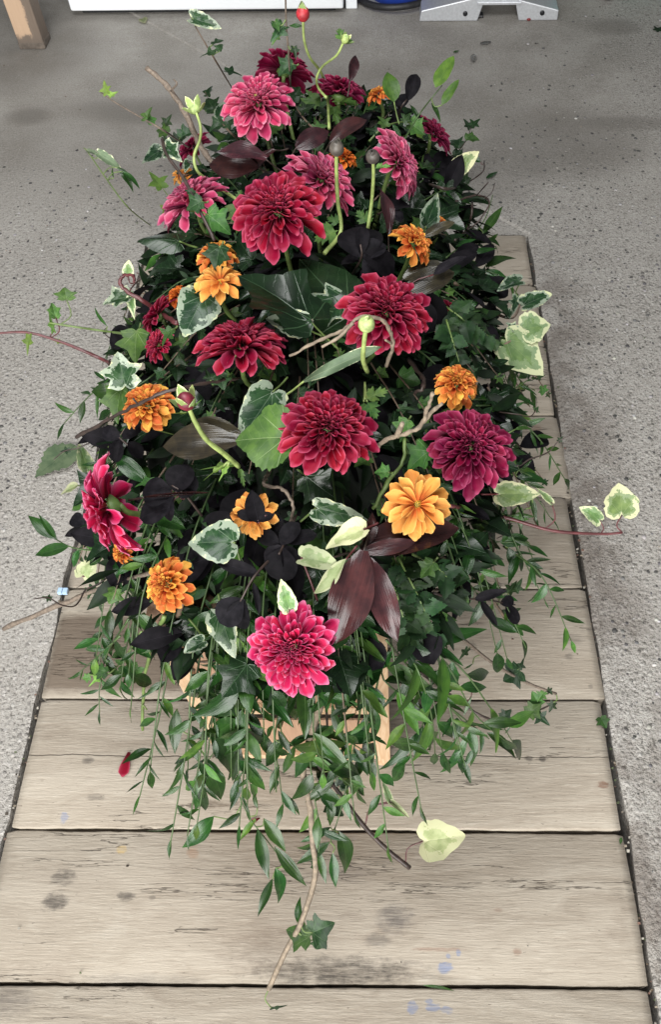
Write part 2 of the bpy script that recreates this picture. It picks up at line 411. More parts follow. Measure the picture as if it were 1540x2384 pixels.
# ================================================================ pine stand under the flowers
def pine(name, a, b):
    g = G(name)
    oc = g.n('TexCoord').outputs['Object']
    rd = g.ma('MULTIPLY', g.obj_rand(), 23.0)
    v = g.n('VectorMath', {0: oc, 1: g.n('CombineXYZ', {0: rd, 1: rd, 2: rd}).outputs[0]}, operation='ADD').outputs[0]
    w = g.noise(g.scl(v, (60, 60, 5)), 1.0, 2, .5)
    ring = g.ma('FRACT', g.ma('MULTIPLY', w, 7.0))
    fib = g.noise(g.scl(v, (500, 500, 14)), 1.0, 3, .6)
    c = g.mix(g.step(ring, .2, .95), a, b)
    c = g.mix(g.ma('MULTIPLY', g.step(fib, .5, .75), .3), c, tuple(k * .75 for k in b))
    return g.done(g.bsdf(Base_Color=c, Roughness=.55, Normal=g.bump(fib, .2)))
M_PINE = pine('pine', (.52, .375, .24), (.44, .285, .165))
M_PLY = pine('thin_plywood', (.36, .225, .145), (.32, .195, .125))
def build_stand():
    L, R_ = g0(533, 1783), g0(899, 1780)
    xa, xb, y0 = L.x - .010, R_.x + .008, .464
    y1, zt = 1.28, .545
    lw = .0235
    st = thing('wooden_stand', ((xa + xb) / 2, y0, 0), 'pale pine stand with thin brown plywood panels under the flower spray', 'stand')
    org = Vector(((xa + xb) / 2, y0, 0))
    def add(n, x0, ya, z0, x1, yb, z1, m, w=.0015):
        obj(n, bevel_mesh(n, box(x0 - org.x, ya - org.y, z0, x1 - org.x, yb - org.y, z1), m, w), st)
    ZB = .0075
    for xx in (xa, xb - lw):
        for yy in (y0, y1 - .022):
            add('leg', xx, yy, ZB, xx + lw, yy + .022, zt, M_PINE)
    i0, i1 = xa + lw + .0004, xb - lw - .0004
    for (z0, z1) in ((.033, .050), (.238, .262), (.515, .540)):
        add('rail', i0, y0 + .003, z0, i1, y0 + .019, z1, M_PINE)
        add('rail', i0, y1 - .019, z0, i1, y1 - .003, z1, M_PINE)
    add('panel', i0, y0 + .012, .052, i1, y0 + .016, .190, M_PLY, .0006)
    add('panel', i0, y0 + .012, .2635, i1, y0 + .016, .5135, M_PLY, .0006)
    for xx in (xa + .006, xb - .010):
        add('panel', xx, y0 + .0225, .052, xx + .004, y1 - .0225, .190, M_PLY, .0006)
        add('panel', xx, y0 + .0225, .264, xx + .004, y1 - .0225, .513, M_PLY, .0006)
        add('rail', xx - .003, y0 + .0226, .515, xx + .007, y1 - .0226, .540, M_PINE)
    add('shelf', xa + .002, y0 - .012, zt + .0005, xb - .002, y1 + .012, zt + .010, M_PLY, .001)
    add('foot_block', i1 - .085, y0 + .004, .016, i1 - .008, y0 + .018, .0325, M_PINE)
build_stand()
# ================================================================ things along the far edge
def build_background():
    M_WHITE = plain('white_enamel', (.86, .89, .92), .32, 0, .02, 8)
    M_DARK = plain('dark_rubber', (.018, .018, .02), .5, 0, .3, 60)
    M_BLUE = plain('blue_plastic', (.012, .05, .36), .4, 0, .15, 30)
    M_ALU = plain('cast_aluminium', (.60, .62, .65), .42, .55, .08, 120, .08)
    M_TEAL = plain('teal_paint', (.02, .22, .19), .5, 0, .2, 20)
    M_BLK = plain('black_plastic', (.012, .013, .016), .35, 0, .2, 40)
    # freezer
    a, b = g0(170, 45), g0(801, 38)
    yf = (a.y + b.y) / 2
    fz = thing('chest_freezer', ((a.x + b.x) / 2, yf, 0), 'large white enamel freezer cabinet at the back of the floor', 'freezer')
    w = (b.x - a.x) / 2
    obj('cabinet', bevel_mesh('cabinet', box(-w, 0, .024, w, .6, .84), M_WHITE, .008, 3), fz)
    obj('plinth', bevel_mesh('plinth', box(-w + .03, .03, .006, w - .03, .57, .0238), M_BLK, .002), fz)
    obj('lid', bevel_mesh('lid', box(-w - .004, -.006, .844, w + .004, .605, .91), M_WHITE, .012, 3), fz)
    # loose white panel beside it
    c = g0(818, 25)
    pn = thing('white_panel', (c.x, c.y, 0), 'narrow white board standing on edge between freezer and blue tub', 'board')
    obj('face', bevel_mesh('face', box(-.018, 0, .005, .022, .03, .7), M_WHITE, .003), pn)
    obj('edge_strip', bevel_mesh('edge_strip', box(-.026, .004, .005, -.0185, .028, .7), M_DARK, .001), pn)
    # blue tub with a black hose round its foot
    t = g0(925, 12)
    t = Vector((g0(925, 39).x, g0(925, 39).y + .012, 0))
    tb = thing('blue_tub', (t.x, t.y + .13, 0.003), 'deep blue round plastic tub inside a coil of black hose', 'tub')
    obj('body', lathe('body', [(.02, .003), (.092, .003), (.098, .012), (.112, .30), (.118, .302), (.118, .312), (.108, .312), (.102, .29), (.09, .02), (.0, .02)], M_BLUE, 40), tb)
    obj('base_rim', lathe('base_rim', [(.0995, .0), (.112, .0), (.114, .006), (.110, .013), (.1, .013)], plain('grey_plastic', (.35, .35, .35), .5), 40), tb)
    pts = [Vector((.142 * math.cos(q), .138 * math.sin(q), .0)) for q in [PI * 2 * k / 48 for k in range(49)]]
    o = obj('hose', tube([p + Vector((0, 0, .016 + .014 * (1 + math.sin(3 * k / 48 * PI)) * .5)) for k, p in enumerate(pts)], .0115, .0115, M_DARK, 10), None, Matrix.Translation((t.x, t.y + .13, 0.001)), 'thick black rubber hose looped on the floor round the blue tub', 'hose')
    # cast aluminium foot
    p0, p1, p2, p3 = g0(977, 54), g0(1112, 53), g0(1207, 47), g0(1296, 41)
    ft = thing('machine_stand', ((p0.x + p3.x) / 2, p0.y, 0), 'silver cast metal machine foot with arched middle and two bolt holes', 'machine stand')
    ox, oy = (p0.x + p3.x) / 2, p0.y
    X = lambda q: q.x - ox
    prof = [(X(p0), .004), (X(p1), .004), (X(p1) + .016, .058), (X(p2) - .016, .058), (X(p2), .004), (X(p3), .004), (X(p3), .038), (X(p2) - .002, .072), (X(p2) - .006, .36), (X(p1) - .012, .36), (X(p1) - .016, .080), (X(p0) + .006, .040)]
    n = len(prof)
    vs = [(x, 0, z) for x, z in prof] + [(x, .16, z) for x, z in prof]
    fs = [tuple(range(n)), tuple(range(n, 2 * n))[::-1]] + [(i, i + n, (i + 1) % n + n, (i + 1) % n) for i in range(n)]
    obj('foot', bevel_mesh('foot', (vs, fs), M_ALU, .004, 2), ft)
    for q in ((1085, 43), (1262, 24)):
        e = P(*q, 10.03)
        hm = lathe('bolt_hole', [(.0, 0), (.0082, 0), (.0082, .003), (0.006, .004), (.0, .004)], M_BLK, 16)
        obj('bolt_hole', hm, ft, Matrix.Translation((e.x - ox, -.0028, .030)) @ Matrix.Rotation(PI / 2, 4, 'X') @ Matrix.Translation((0, 0, -.002)))
    obj('rib', bevel_mesh('rib', box(X(p1) - .004, -.006, .0585, X(p2) + .004, -.0005, .068), M_ALU, .002), ft)
    obj('rubber_pad', bevel_mesh('rubber_pad', box(X(p1) - .005, .02, 0.0045, X(p1) + .022, .05, .013), M_BLK, .003), ft)
    # black tool foot with a pale mark, teal case
    q = g0(1408, 13)
    tl = thing('tool_foot', (q.x, q.y, 0), 'rounded black plastic tool end with small white mark in front of teal case', 'power tool')
    bm = bmesh.new(); bmesh.ops.create_icosphere(bm, subdivisions=3, radius=1)
    for v_ in bm.verts:
        v_.co = Vector((v_.co.x * .05, v_.co.y * .07 + .065, v_.co.z * .05 + .05 - .02 * v_.co.x))
        if v_.co.z < .006: v_.co.z = .006
    me = bpy.data.meshes.new('body'); bm.to_mesh(me); bm.free(); me.materials.append(M_BLK)
    me.polygons.foreach_set('use_smooth', [True] * len(me.polygons))
    obj('body', me, tl)
    obj('handle', tube(catmull([Vector((0, .07, .085)), Vector((.02, .13, .16)), Vector((.02, .2, .3))], 4), .03, .028, M_BLK, 10), tl)
    M_MARK = plain('white_print', (.75, .75, .75), .5)
    cu = bpy.data.curves.new('mark', 'FONT'); cu.body = 'b'; cu.size = .03; cu.extrude = .0006; cu.materials.append(M_MARK)
    cu_o = bpy.data.objects.new('mark_outline', cu)
    mk = obj('mark', bpy.data.meshes.new_from_object(cu_o), tl, Matrix.Translation((-.022, .012, .062)) @ Matrix.Rotation(math.radians(58), 4, 'X'))
    cs = g0(1345, 2)
    cz = thing('teal_case', (cs.x, cs.y + .04, 0), 'teal tool case on the floor behind the black tool end', 'case')
    obj('shell', bevel_mesh('shell', box(-.04, 0, .012, .34, .3, .2), M_TEAL, .012, 3), cz)
    obj('foot_strip', bevel_mesh('foot_strip', box(-.035, .006, .002, .335, .29, .0118), M_BLK, .003), cz)
    gs = g0(1300, 8)
    gb = thing('dark_lump', (gs.x - .01, gs.y + .05, 0), 'dark grubby machine base between the silver foot and the teal case', 'machine base')
    obj('base', bevel_mesh('base', box(-.04, 0, .003, .085, .2, .07), M_DARK, .015, 3), gb)
    obj('cap', bevel_mesh('cap', box(-.025, .03, .0705, .06, .17, .2), plain('grimy_metal', (.08, .08, .075), .6, .3, .3, 40), .01, 2), gb)
    # bench leg with a strip of tan paint and worn end
    g = G('bench_leg_wood')
    p = g.n('TexCoord').outputs['Object']; x, y, z = g.sep(p)
    nz = g.noise(p, 34, 4, .65); nf = g.noise(g.scl(p, (160, 160, 10)), 1.0, 3)
    base = g.mix(nf, (.13, .098, .075), (.20, .155, .12))
    front = g.ma('MULTIPLY', g.step(g.ma('ADD', x, g.ma('MULTIPLY', nz, .03)), .034, .026), g.step(g.ma('ADD', z, g.ma('MULTIPLY', nz, .08)), .075, .092))
    c = g.mix(front, base, g.mix(nf, (.44, .30, .20), (.52, .37, .25)))
    c = g.mix(g.step(z, .06, .01, 0, .55), c, (.11, .09, .075))
    M_LEG = g.done(g.bsdf(Base_Color=c, Roughness=.75, Normal=g.bump(nz, .3)))
    q = g0(76, 116)
    bl = thing('bench_leg', (q.x, q.y, 0), 'square timber bench leg with tan face and dirty worn foot', 'bench leg')
    obj('post', bevel_mesh('post', box(-.042, 0, .002, .045, .075, .8), M_LEG, .005, 2), bl)
    obj('worn_foot', bevel_mesh('worn_foot', box(-.0432, -.0012, .001, .0462, .0762, .022), plain('dirty_wood', (.12, .098, .08), .85, 0, .35, 50, .4), .003, 2), bl)
build_background()
# ================================================================ plant materials
def petal_mat(name, inner, body, rim, tip, stripe=.25, trans=.12, alt=None):
    g = G(name)
    u, v, _ = g.sep(g.n('UVMap').outputs[0])
    a = g.ma('ABSOLUTE', g.ma('SUBTRACT', g.ma('MULTIPLY', u, 2.0), 1.0))
    rd = g.obj_rand()
    nz = g.noise(g.n('CombineXYZ', {0: g.ma('MULTIPLY', u, 26.0), 1: g.ma('MULTIPLY', v, 2.0), 2: g.ma('MULTIPLY', rd, 50.0)}).outputs[0], 1.0, 3, .6)
    c = g.mix(g.step(v, .12, .6), inner, body)
    rf = g.ma('ADD', g.ma('POWER', a, 4.6), g.ma('MULTIPLY', g.ma('SUBTRACT', nz, .5), .4), clamp=True)
    c = g.mix(g.ma('MULTIPLY', rf, g.step(v, .15, .6, .2, .9)), c, rim)
    c = g.mix(g.step(v, .84, 1.02, 0, .8), c, tip)
    if alt: c = g.mix(g.step(rd, .5, .95, 0, .75), c, alt)
    c = g.mix(g.ma('MULTIPLY', g.step(nz, .5, .7), stripe), c, tuple(x * .72 for x in body))
    val = g.ma('ADD', .8, g.ma('MULTIPLY', rd, .4))
    c = g.n('HueSaturation', {'Hue': g.ma('ADD', .495, g.ma('MULTIPLY', rd, .012)), 'Value': val, 'Color': c}).outputs[0]
    b = g.bsdf(Base_Color=c, Roughness=.5, Specular_IOR_Level=.1, Normal=g.bump(nz, .4, .001))
    t = g.n('BsdfTranslucent', {'Color': c}).outputs[0]
    return g.done(g.n('MixShader', {0: trans, 1: b, 2: t}).outputs[0])
PM = {
 'rose': petal_mat('rose_pink_petal', (.17, .005, .028), (.35, .023, .080), (.58, .19, .28), (.60, .21, .30)),
 'crimson': petal_mat('crimson_petal', (.06, .001, .007), (.185, .002, .018), (.42, .075, .135), (.38, .06, .115)),
 'mauve': petal_mat('mauve_pink_petal', (.16, .006, .035), (.33, .030, .088), (.54, .19, .28), (.52, .17, .27)),
 'wine': petal_mat('wine_red_petal', (.055, .0012, .012), (.145, .003, .028), (.36, .065, .14), (.31, .055, .12)),
 'cherry': petal_mat('cherry_pink_petal', (.19, .003, .022), (.42, .008, .060), (.58, .14, .28), (.63, .21, .35)),
 'orange': petal_mat('orange_petal', (.42, .04, .012), (.55, .13, .03), (.62, .29, .07), (.64, .34, .09), .2, .18, (.64, .36, .07)),
 'amber': petal_mat('amber_yellow_petal', (.55, .13, .03), (.62, .28, .06), (.68, .43, .13), (.70, .44, .14), .2, .18, (.62, .19, .05)),
 'rust': petal_mat('rust_orange_petal', (.36, .035, .01), (.48, .10, .018), (.54, .17, .03), (.52, .16, .03), .12),
}
def leaf_mat(name, base, dark, vein=None, rough=.34, cream=None, kind='mid', trans=.1, coat=0.0, veink=.5, edge=.5, patchy=0.0, spec=.2):
    g = G(name)
    uv = g.n('UVMap').outputs[0]
    x, y, _ = g.sep(uv)
    rd = g.obj_rand()
    oc = g.n('CombineXYZ', {0: x, 1: y, 2: g.ma('MULTIPLY', rd, 40.0)}).outputs[0]
    nz = g.noise(oc, 4.5, 4, .6)
    c = g.mix(g.step(nz, .35, .68), dark, base)
    if cream:
        rim = g.n('Attribute', attribute_name='rim').outputs['Fac']
        nr = g.noise(oc, 5.0, 3, .6)
        e = g.ma('ADD', rim, g.ma('MULTIPLY', g.ma('SUBTRACT', nr, .5), 1.3))
        e = g.ma('ADD', e, g.ma('MULTIPLY', g.ma('SUBTRACT', rd, .5), .16))
        mid = tuple((a * .55 + b * .45) for a, b in zip(base, (.55, .62, .50)))
        c = g.mix(g.ma('MULTIPLY', g.step(e, edge - .28, edge - .22), .7 * patchy), c, mid)
        c = g.mix(g.step(e, edge, edge + .06), c, cream)
    if vein:
        ax = g.ma('ABSOLUTE', x)
        w = g.ma('SUBTRACT', .014, g.ma('MULTIPLY', y, .009))
        m = g.step(ax, w, 0.0)
        if kind == 'ivy':
            for ang in (38, 78, 118):
                s_, c_ = math.sin(math.radians(ang)), math.cos(math.radians(ang))
                d = g.ma('ABSOLUTE', g.ma('SUBTRACT', g.ma('MULTIPLY', ax, c_), g.ma('MULTIPLY', y, s_)))
                al = g.ma('ADD', g.ma('MULTIPLY', ax, s_), g.ma('MULTIPLY', y, c_))
                m = g.ma('MAXIMUM', m, g.ma('MULTIPLY', g.step(d, .011, 0.0), g.ma('MULTIPLY', g.step(al, 0, .05), g.step(al, .75, .35))))
        if kind in ('ivy', 'pinnate'):
            ph = g.ma('FRACT', g.ma('ADD', g.ma('MULTIPLY', nz, 1.2), g.ma('MULTIPLY', g.ma('SUBTRACT', y, g.ma('MULTIPLY', ax, .75)), 6.0)))
            d = g.ma('ABSOLUTE', g.ma('SUBTRACT', ph, .5))
            m = g.ma('MAXIMUM', m, g.ma('MULTIPLY', g.step(d, .05, 0.0), .22))
        c = g.mix(g.ma('MULTIPLY', m, veink), c, vein)
        hgt = g.ma('SUBTRACT', g.ma('MULTIPLY', nz, .3), m)
    else: hgt = nz
    if kind == 'par':
        st = g.noise(g.n('CombineXYZ', {0: g.ma('MULTIPLY', x, 55.0), 1: g.ma('MULTIPLY', y, 1.5), 2: g.ma('MULTIPLY', rd, 40.0)}).outputs[0], 1.0, 2)
        c = g.mix(g.ma('MULTIPLY', g.step(st, .5, .7), .25), c, tuple(k * 1.5 for k in base))
        hgt = st
    val = g.ma('ADD', .62, g.ma('MULTIPLY', g.ma('POWER', rd, 1.4), .9))
    c = g.n('HueSaturation', {'Hue': g.ma('ADD', .513, g.ma('MULTIPLY', g.ma('FRACT', g.ma('MULTIPLY', rd, 17.3)), -.04)), 'Value': val, 'Color': c}).outputs[0]
    b = g.bsdf(Base_Color=c, Roughness=rough, Specular_IOR_Level=spec, Coat_Weight=coat, Coat_Roughness=.2, Normal=g.bump(hgt, .35, .0012))
    if trans:
        t = g.n('BsdfTranslucent', {'Color': c}).outputs[0]
        b = g.n('MixShader', {0: trans, 1: b, 2: t}).outputs[0]
    return g.done(b)
CREAM = (.40, .43, .26)
LM = {
 'ivy': leaf_mat('ivy_green', (.017, .043, .015), (.009, .024, .009), (.13, .19, .11), .36, spec=.18, kind='ivy', veink=.55, trans=.05),
 'ivyb': leaf_mat('fresh_ivy_green', (.048, .112, .024), (.028, .072, .018), (.2, .28, .14), .4, spec=.18, kind='ivy', veink=.55, trans=.1),
 'ivyd': leaf_mat('glossy_dark_ivy', (.010, .024, .009), (.006, .015, .006), (.045, .085, .04), .22, kind='ivy', veink=.9, trans=.0, spec=.26),
 'var': leaf_mat('cream_edged_ivy', (.022, .055, .022), (.010, .028, .013), (.2, .28, .18), .24, CREAM, 'ivy', veink=.35, edge=1.03, patchy=1),
 'varp': leaf_mat('pale_green_cream_ivy', (.13, .21, .07), (.08, .145, .05), (.26, .32, .17), .42, (.45, .48, .29), 'ivy', veink=.3, edge=.78, patchy=.4, trans=.2),
 'cream': leaf_mat('cream_ivy', (.36, .42, .22), (.26, .33, .15), (.44, .47, .29), .45, (.45, .48, .29), 'ivy', veink=.3, edge=.6, trans=.25),
 'deep': leaf_mat('painted_shade_leaf', (.007, .017, .005), (.004, .010, .004), None, .5, kind='par', trans=0, spec=.14),  # darker leaf green, with the shade between the flowers painted in
 'rus': leaf_mat('ruscus_green', (.016, .052, .010), (.009, .033, .007), (.06, .12, .04), .23, kind='par', veink=.35, trans=.06, spec=.34),
 'rusb': leaf_mat('ruscus_bright_green', (.050, .118, .018), (.028, .076, .014), (.1, .17, .06), .34, kind='par', veink=.35, trans=.12),
 'fern': leaf_mat('fern_green', (.012, .036, .010), (.008, .024, .008), (.03, .06, .022), .5, kind='mid', veink=.3, spec=.2),
 'black': leaf_mat('black_foliage', (.0095, .0085, .0105), (.005, .0046, .0058), (.022, .02, .026), .62, kind='mid', trans=0, veink=.4, spec=.05),
 'burg': leaf_mat('burgundy_leaf', (.040, .014, .014), (.020, .009, .010), None, .22, kind='par', trans=.03, spec=.34),
 'olive': leaf_mat('brown_olive_leaf', (.036, .030, .018), (.018, .016, .012), None, .2, kind='par', trans=.03, spec=.35),
 'lime': leaf_mat('fresh_lime_leaf', (.15, .27, .05), (.10, .19, .04), (.26, .34, .12), .5, kind='mid', trans=.25, veink=.4),
 'pars': leaf_mat('ranunculus_leaf_green', (.09, .18, .04), (.05, .12, .03), (.2, .28, .1), .5, kind='mid', trans=.2, veink=.4),
 'dull': leaf_mat('dull_fern_green', (.105, .15, .085), (.06, .10, .055), (.03, .05, .03), .7, kind='pinnate', veink=.8, trans=0, spec=.15),
 'greybk': leaf_mat('pale_leaf_underside', (.10, .14, .085), (.07, .105, .06), (.2, .25, .15), .5, (.44, .47, .3), 'ivy', veink=.5, edge=1.06, trans=.12),
}
M_STEMD = plain('dark_green_stem', (.040, .075, .020), .5, 0, .25, 60)
M_STEMG = plain('green_stem', (.10, .15, .04), .5, 0, .25, 60)
M_STEMP = plain('pale_green_stem', (.25, .32, .10), .55, 0, .3, 70, .2)
M_STEMB = plain('brown_stem', (.10, .068, .045), .65, 0, .4, 160, .3)
M_STEMR = plain('red_stem', (.085, .022, .024), .4, 0, .3, 80)
M_STEMK = plain('dark_vine_stem', (.035, .022, .018), .5, 0, .35, 120, .2)
M_TWIG = plain('pale_twig_bark', (.19, .15, .108), .8, 0, .35, 120, .35)
M_GREY = plain('grey_twig_bark', (.135, .105, .08), .75, 0, .35, 260, .5)
SM = {'d': M_STEMD, 'g': M_STEMG, 'p': M_STEMP, 'b': M_STEMB, 'r': M_STEMR, 'k': M_STEMK, 't': M_TWIG, 'y': M_GREY}
# ================================================================ leaf shapes: local Y from stalk to tip, length 1
def smoothw(tab, t):
    for (a, b), (c, d) in zip(tab, tab[1:]):
        if t <= c: return b + (d - b) * (t - a) / (c - a)
    return tab[-1][1]
def leaf_grid(name, tab, width, mat, fold=.25, droop=.12, wave=0.0, rows=8, cols=4, twist=0.0, seed=0, tipup=0.0):
    r = random.Random(seed)
    ph = r.random() * 9
    vs, uv, rim, fs = [], [], [], []
    for i in range(rows + 1):
        t = i / rows
        w = smoothw(tab, t) * width / 2
        for k in range(cols + 1):
            s = 2 * k / cols - 1
            xx = s * w
            zz = fold * abs(xx) - droop * t * t + wave * math.sin(ph + t * 9 + s * 1.5) * abs(s) + tipup * max(0, t - .7) ** 2
            tw = twist * t
            vs.append((xx * math.cos(tw) - zz * math.sin(tw), t, zz * math.cos(tw) + xx * math.sin(tw)))
            uv.append((xx, t)); rim.append(max(abs(s), 0 if t < .8 else (t - .8) * 5))
    c1 = cols + 1
    for i in range(rows):
        for k in range(cols):
            fs.append((i * c1 + k, i * c1 + k + 1, (i + 1) * c1 + k + 1, (i + 1) * c1 + k))
    return mesh(name, vs, fs, mat, uv, rim)
def leaf_polar(name, half, cy, mat, fold=.12, droop=.1, wave=.03, seed=0, width=1.0, rings=(.42, .75, 1.0), sub=2):
    r = random.Random(seed)
    ph = r.random() * 9
    h2 = []
    for (a, b), (c, d) in zip(half, half[1:]):
        for k in range(sub):
            t = k / sub
            bul = .012 * math.sin(t * PI)
            h2.append((a + (c - a) * t + bul * (d - b) * 2, b + (d - b) * t - bul * (c - a) * 2))
    h2.append(half[-1])
    h2 = [(x * (1 + r.uniform(-.05, .05)), y + r.uniform(-.012, .012)) for x, y in h2]
    out = [(x * width, y) for x, y in h2] + [(-x * width * r.uniform(.93, 1.05), y) for x, y in h2[-2:0:-1]]
    n = len(out)
    pts, rim = [(0, cy)], [0.0]
    for f in rings:
        for x, y in out:
            pts.append((x * f, cy + (y - cy) * f)); rim.append(f)
    vs = []
    for (x, y), f in zip(pts, rim):
        d = math.hypot(x, y - cy)
        an = math.atan2(y - cy, x)
        vs.append((x, y, fold * abs(x) - droop * (y - .2) ** 2 * (1 if y > .2 else .6) + wave * math.sin(an * 3 + ph) * f * f))
    fs = [(0, 1 + i, 1 + (i + 1) % n) for i in range(n)]
    for q in range(len(rings) - 1):
        a = 1 + q * n
        fs += [(a + i, a + n + i, a + n + (i + 1) % n, a + (i + 1) % n) for i in range(n)]
    return mesh(name, vs, fs, mat, pts, rim)
T_LANCE = [(0, .05), (.07, .35), (.2, .74), (.35, .98), (.5, .97), (.68, .72), (.84, .38), (.94, .14), (1, .015)]
T_OVAL = [(0, .06), (.07, .45), (.2, .82), (.38, 1), (.6, .95), (.78, .68), (.9, .36), (.96, .16), (1, .02)]
T_OBO = [(0, .10), (.1, .42), (.25, .74), (.42, .95), (.58, 1), (.74, .93), (.88, .68), (.96, .38), (1, .06)]
T_STRAP = [(0, .22), (.1, .48), (.25, .78), (.45, 1), (.62, .96), (.78, .72), (.9, .40), (.97, .14), (1, .02)]
H_IVY = [(0, .02), (.07, -.07), (.2, -.1), (.34, -.03), (.46, .02), (.41, .15), (.36, .25), (.48, .36), (.60, .48), (.43, .55), (.28, .60), (.20, .74), (.10, .9), (0, 1)]
H_BIRD = [(0, .02), (.06, -.05), (.18, -.1), (.30, -.07), (.27, .06), (.22, .17), (.36, .24), (.52, .30), (.36, .40), (.17, .45), (.13, .62), (.07, .84), (0, 1)]
H_CORD = [(0, .03), (.08, -.08), (.22, -.13), (.38, -.08), (.50, .05), (.55, .2), (.53, .34), (.53, .47), (.40, .58), (.28, .72), (.13, .9), (0, 1)]
H_HEART = [(0, .04), (.08, -.07), (.24, -.12), (.38, -.05), (.46, .1), (.48, .25), (.44, .42), (.35, .6), (.22, .78), (.09, .93), (0, 1)]
H_PARS = [(0, 0), (.05, .12), (.20, .14), (.40, .30), (.33, .36), (.44, .50), (.30, .50), (.17, .45), (.20, .62), (.31, .78), (.19, .76), (.12, .72), (.14, .92), (.06, .88), (0, 1)]
H_TOOTH = [(0, 0), (.14, .02), (.2, .10), (.30, .10), (.30, .2), (.39, .22), (.36, .31), (.42, .36), (.36, .43), (.38, .50), (.30, .54), (.31, .62), (.23, .66), (.22, .75), (.14, .78), (.12, .88), (.05, .92), (0, 1)]
LEAVES = {}
def variants(key, fn, n=3):
    LEAVES[key] = [fn(k) for k in range(n)]
R3 = random.Random(11)
for mk, nm in (('rus', 'rus'), ('rusb', 'rusb')):
    variants(nm, lambda k: leaf_grid('leaf', T_LANCE, .27 + .03 * k, LM[mk], .3, .08 + .10 * k, .012, 8, 4, .25 * (k - 1), k), 4)
variants('rusw', lambda k: leaf_grid('leaf', T_OVAL, .40 + .04 * k, LM['rus'], .25, .08 + .08 * k, .015, 8, 4, .2 * (k - 1), k), 3)
variants('slim', lambda k: leaf_grid('leaf', T_LANCE, .16, LM['rus'], .3, .05 + .18 * k, .01, 8, 2, .3 * (k - 1), k), 3)
variants('fern', lambda k: leaf_grid('leaflet', T_LANCE, .34, LM['fern'], .2, .1, .015, 6, 2, 0, k), 2)
variants('pear', lambda k: leaf_grid('leaf', T_OVAL, .55, LM['rusb'], .15, .1, .02, 8, 4, 0, k), 2)
for mk in ('ivy', 'ivyb', 'var'):
    variants(mk, lambda k: leaf_polar('leaf', H_IVY if k != 1 else H_BIRD, .22, LM[mk], .24 + .10 * k, .18 + .12 * k, .05, k), 4)
variants('bird', lambda k: leaf_polar('leaf', H_BIRD, .22, LM['ivy'], .2, .15, .03, k + 9), 3)
variants('cord', lambda k: leaf_polar('leaf', H_CORD, .22, LM['ivyb'], .12, .16, .045, k + 4, 1, (.3, .6, .85, 1.0), 3), 2)
variants('big', lambda k: leaf_polar('leaf', H_IVY, .22, LM['ivyd'], .14, .16, .05, k + 5, 1, (.3, .6, .85, 1.0), 3), 2)
variants('gloss', lambda k: leaf_polar('leaf', H_HEART, .22, LM['ivyd'], -.25, .3, .03, k + 6), 2)
variants('varh', lambda k: leaf_polar('leaf', H_HEART, .22, LM['var'], .15 + .1 * k, .2, .05, k + 3), 3)
variants('varp', lambda k: leaf_polar('leaf', H_CORD if k else H_HEART, .22, LM['varp'], .12, .15, .04, k + 3), 3)
variants('cream', lambda k: leaf_polar('leaf', H_HEART, .22, LM['cream'], .3, .3, .06, k + 2), 3)
variants('twist', lambda k: leaf_grid('leaf', T_OVAL, .34, LM['cream'], .5, .2, .03, 10, 4, 1.1, k), 2)
variants('wavy', lambda k: leaf_grid('leaf', T_STRAP, .26, LM['greybk'], .5, .1, .05, 12, 4, .7, k + 4), 1)
variants('grey', lambda k: leaf_polar('leaf', H_CORD, .22, LM['greybk'], .2, .25, .04, k), 2)
variants('black', lambda k: leaf_grid('leaf', T_OBO, .76 + .06 * k, LM['black'], .12 + .1 * k, .12 + .12 * k, .02, 9, 4, .1, k), 4)
variants('blackp', lambda k: leaf_grid('leaf', T_OVAL, .40, LM['black'], .35, .15, .02, 9, 4, .2, k), 2)
variants('burg', lambda k: leaf_grid('leaf', T_STRAP, .40 + .04 * k, LM['burg'], .35, .25, .025, 12, 6, .3 * (k - 1), k), 3)
variants('olive', lambda k: leaf_grid('leaf', T_STRAP, .45, LM['olive'], .3, .15, .02, 12, 6, .1, k), 2)
variants('lime', lambda k: leaf_polar('leaf', H_BIRD, .22, LM['lime'], .2, .15, .03, k), 2)
variants('pars', lambda k: leaf_polar('leaf', H_PARS, .4, LM['pars'], .25, .25, .04, k, rings=(.5, 1.0), sub=1), 3)
variants('dull', lambda k: leaf_polar('leaf', H_TOOTH, .35, LM['dull'], .15, .1, .04, k, rings=(.3, .6, .85, 1.0), sub=1), 1)
variants('tooth', lambda k: leaf_polar('leaf', H_TOOTH, .35, LM['fern'], .15, .15, .03, k, rings=(.4, .75, 1.0), sub=1), 2)
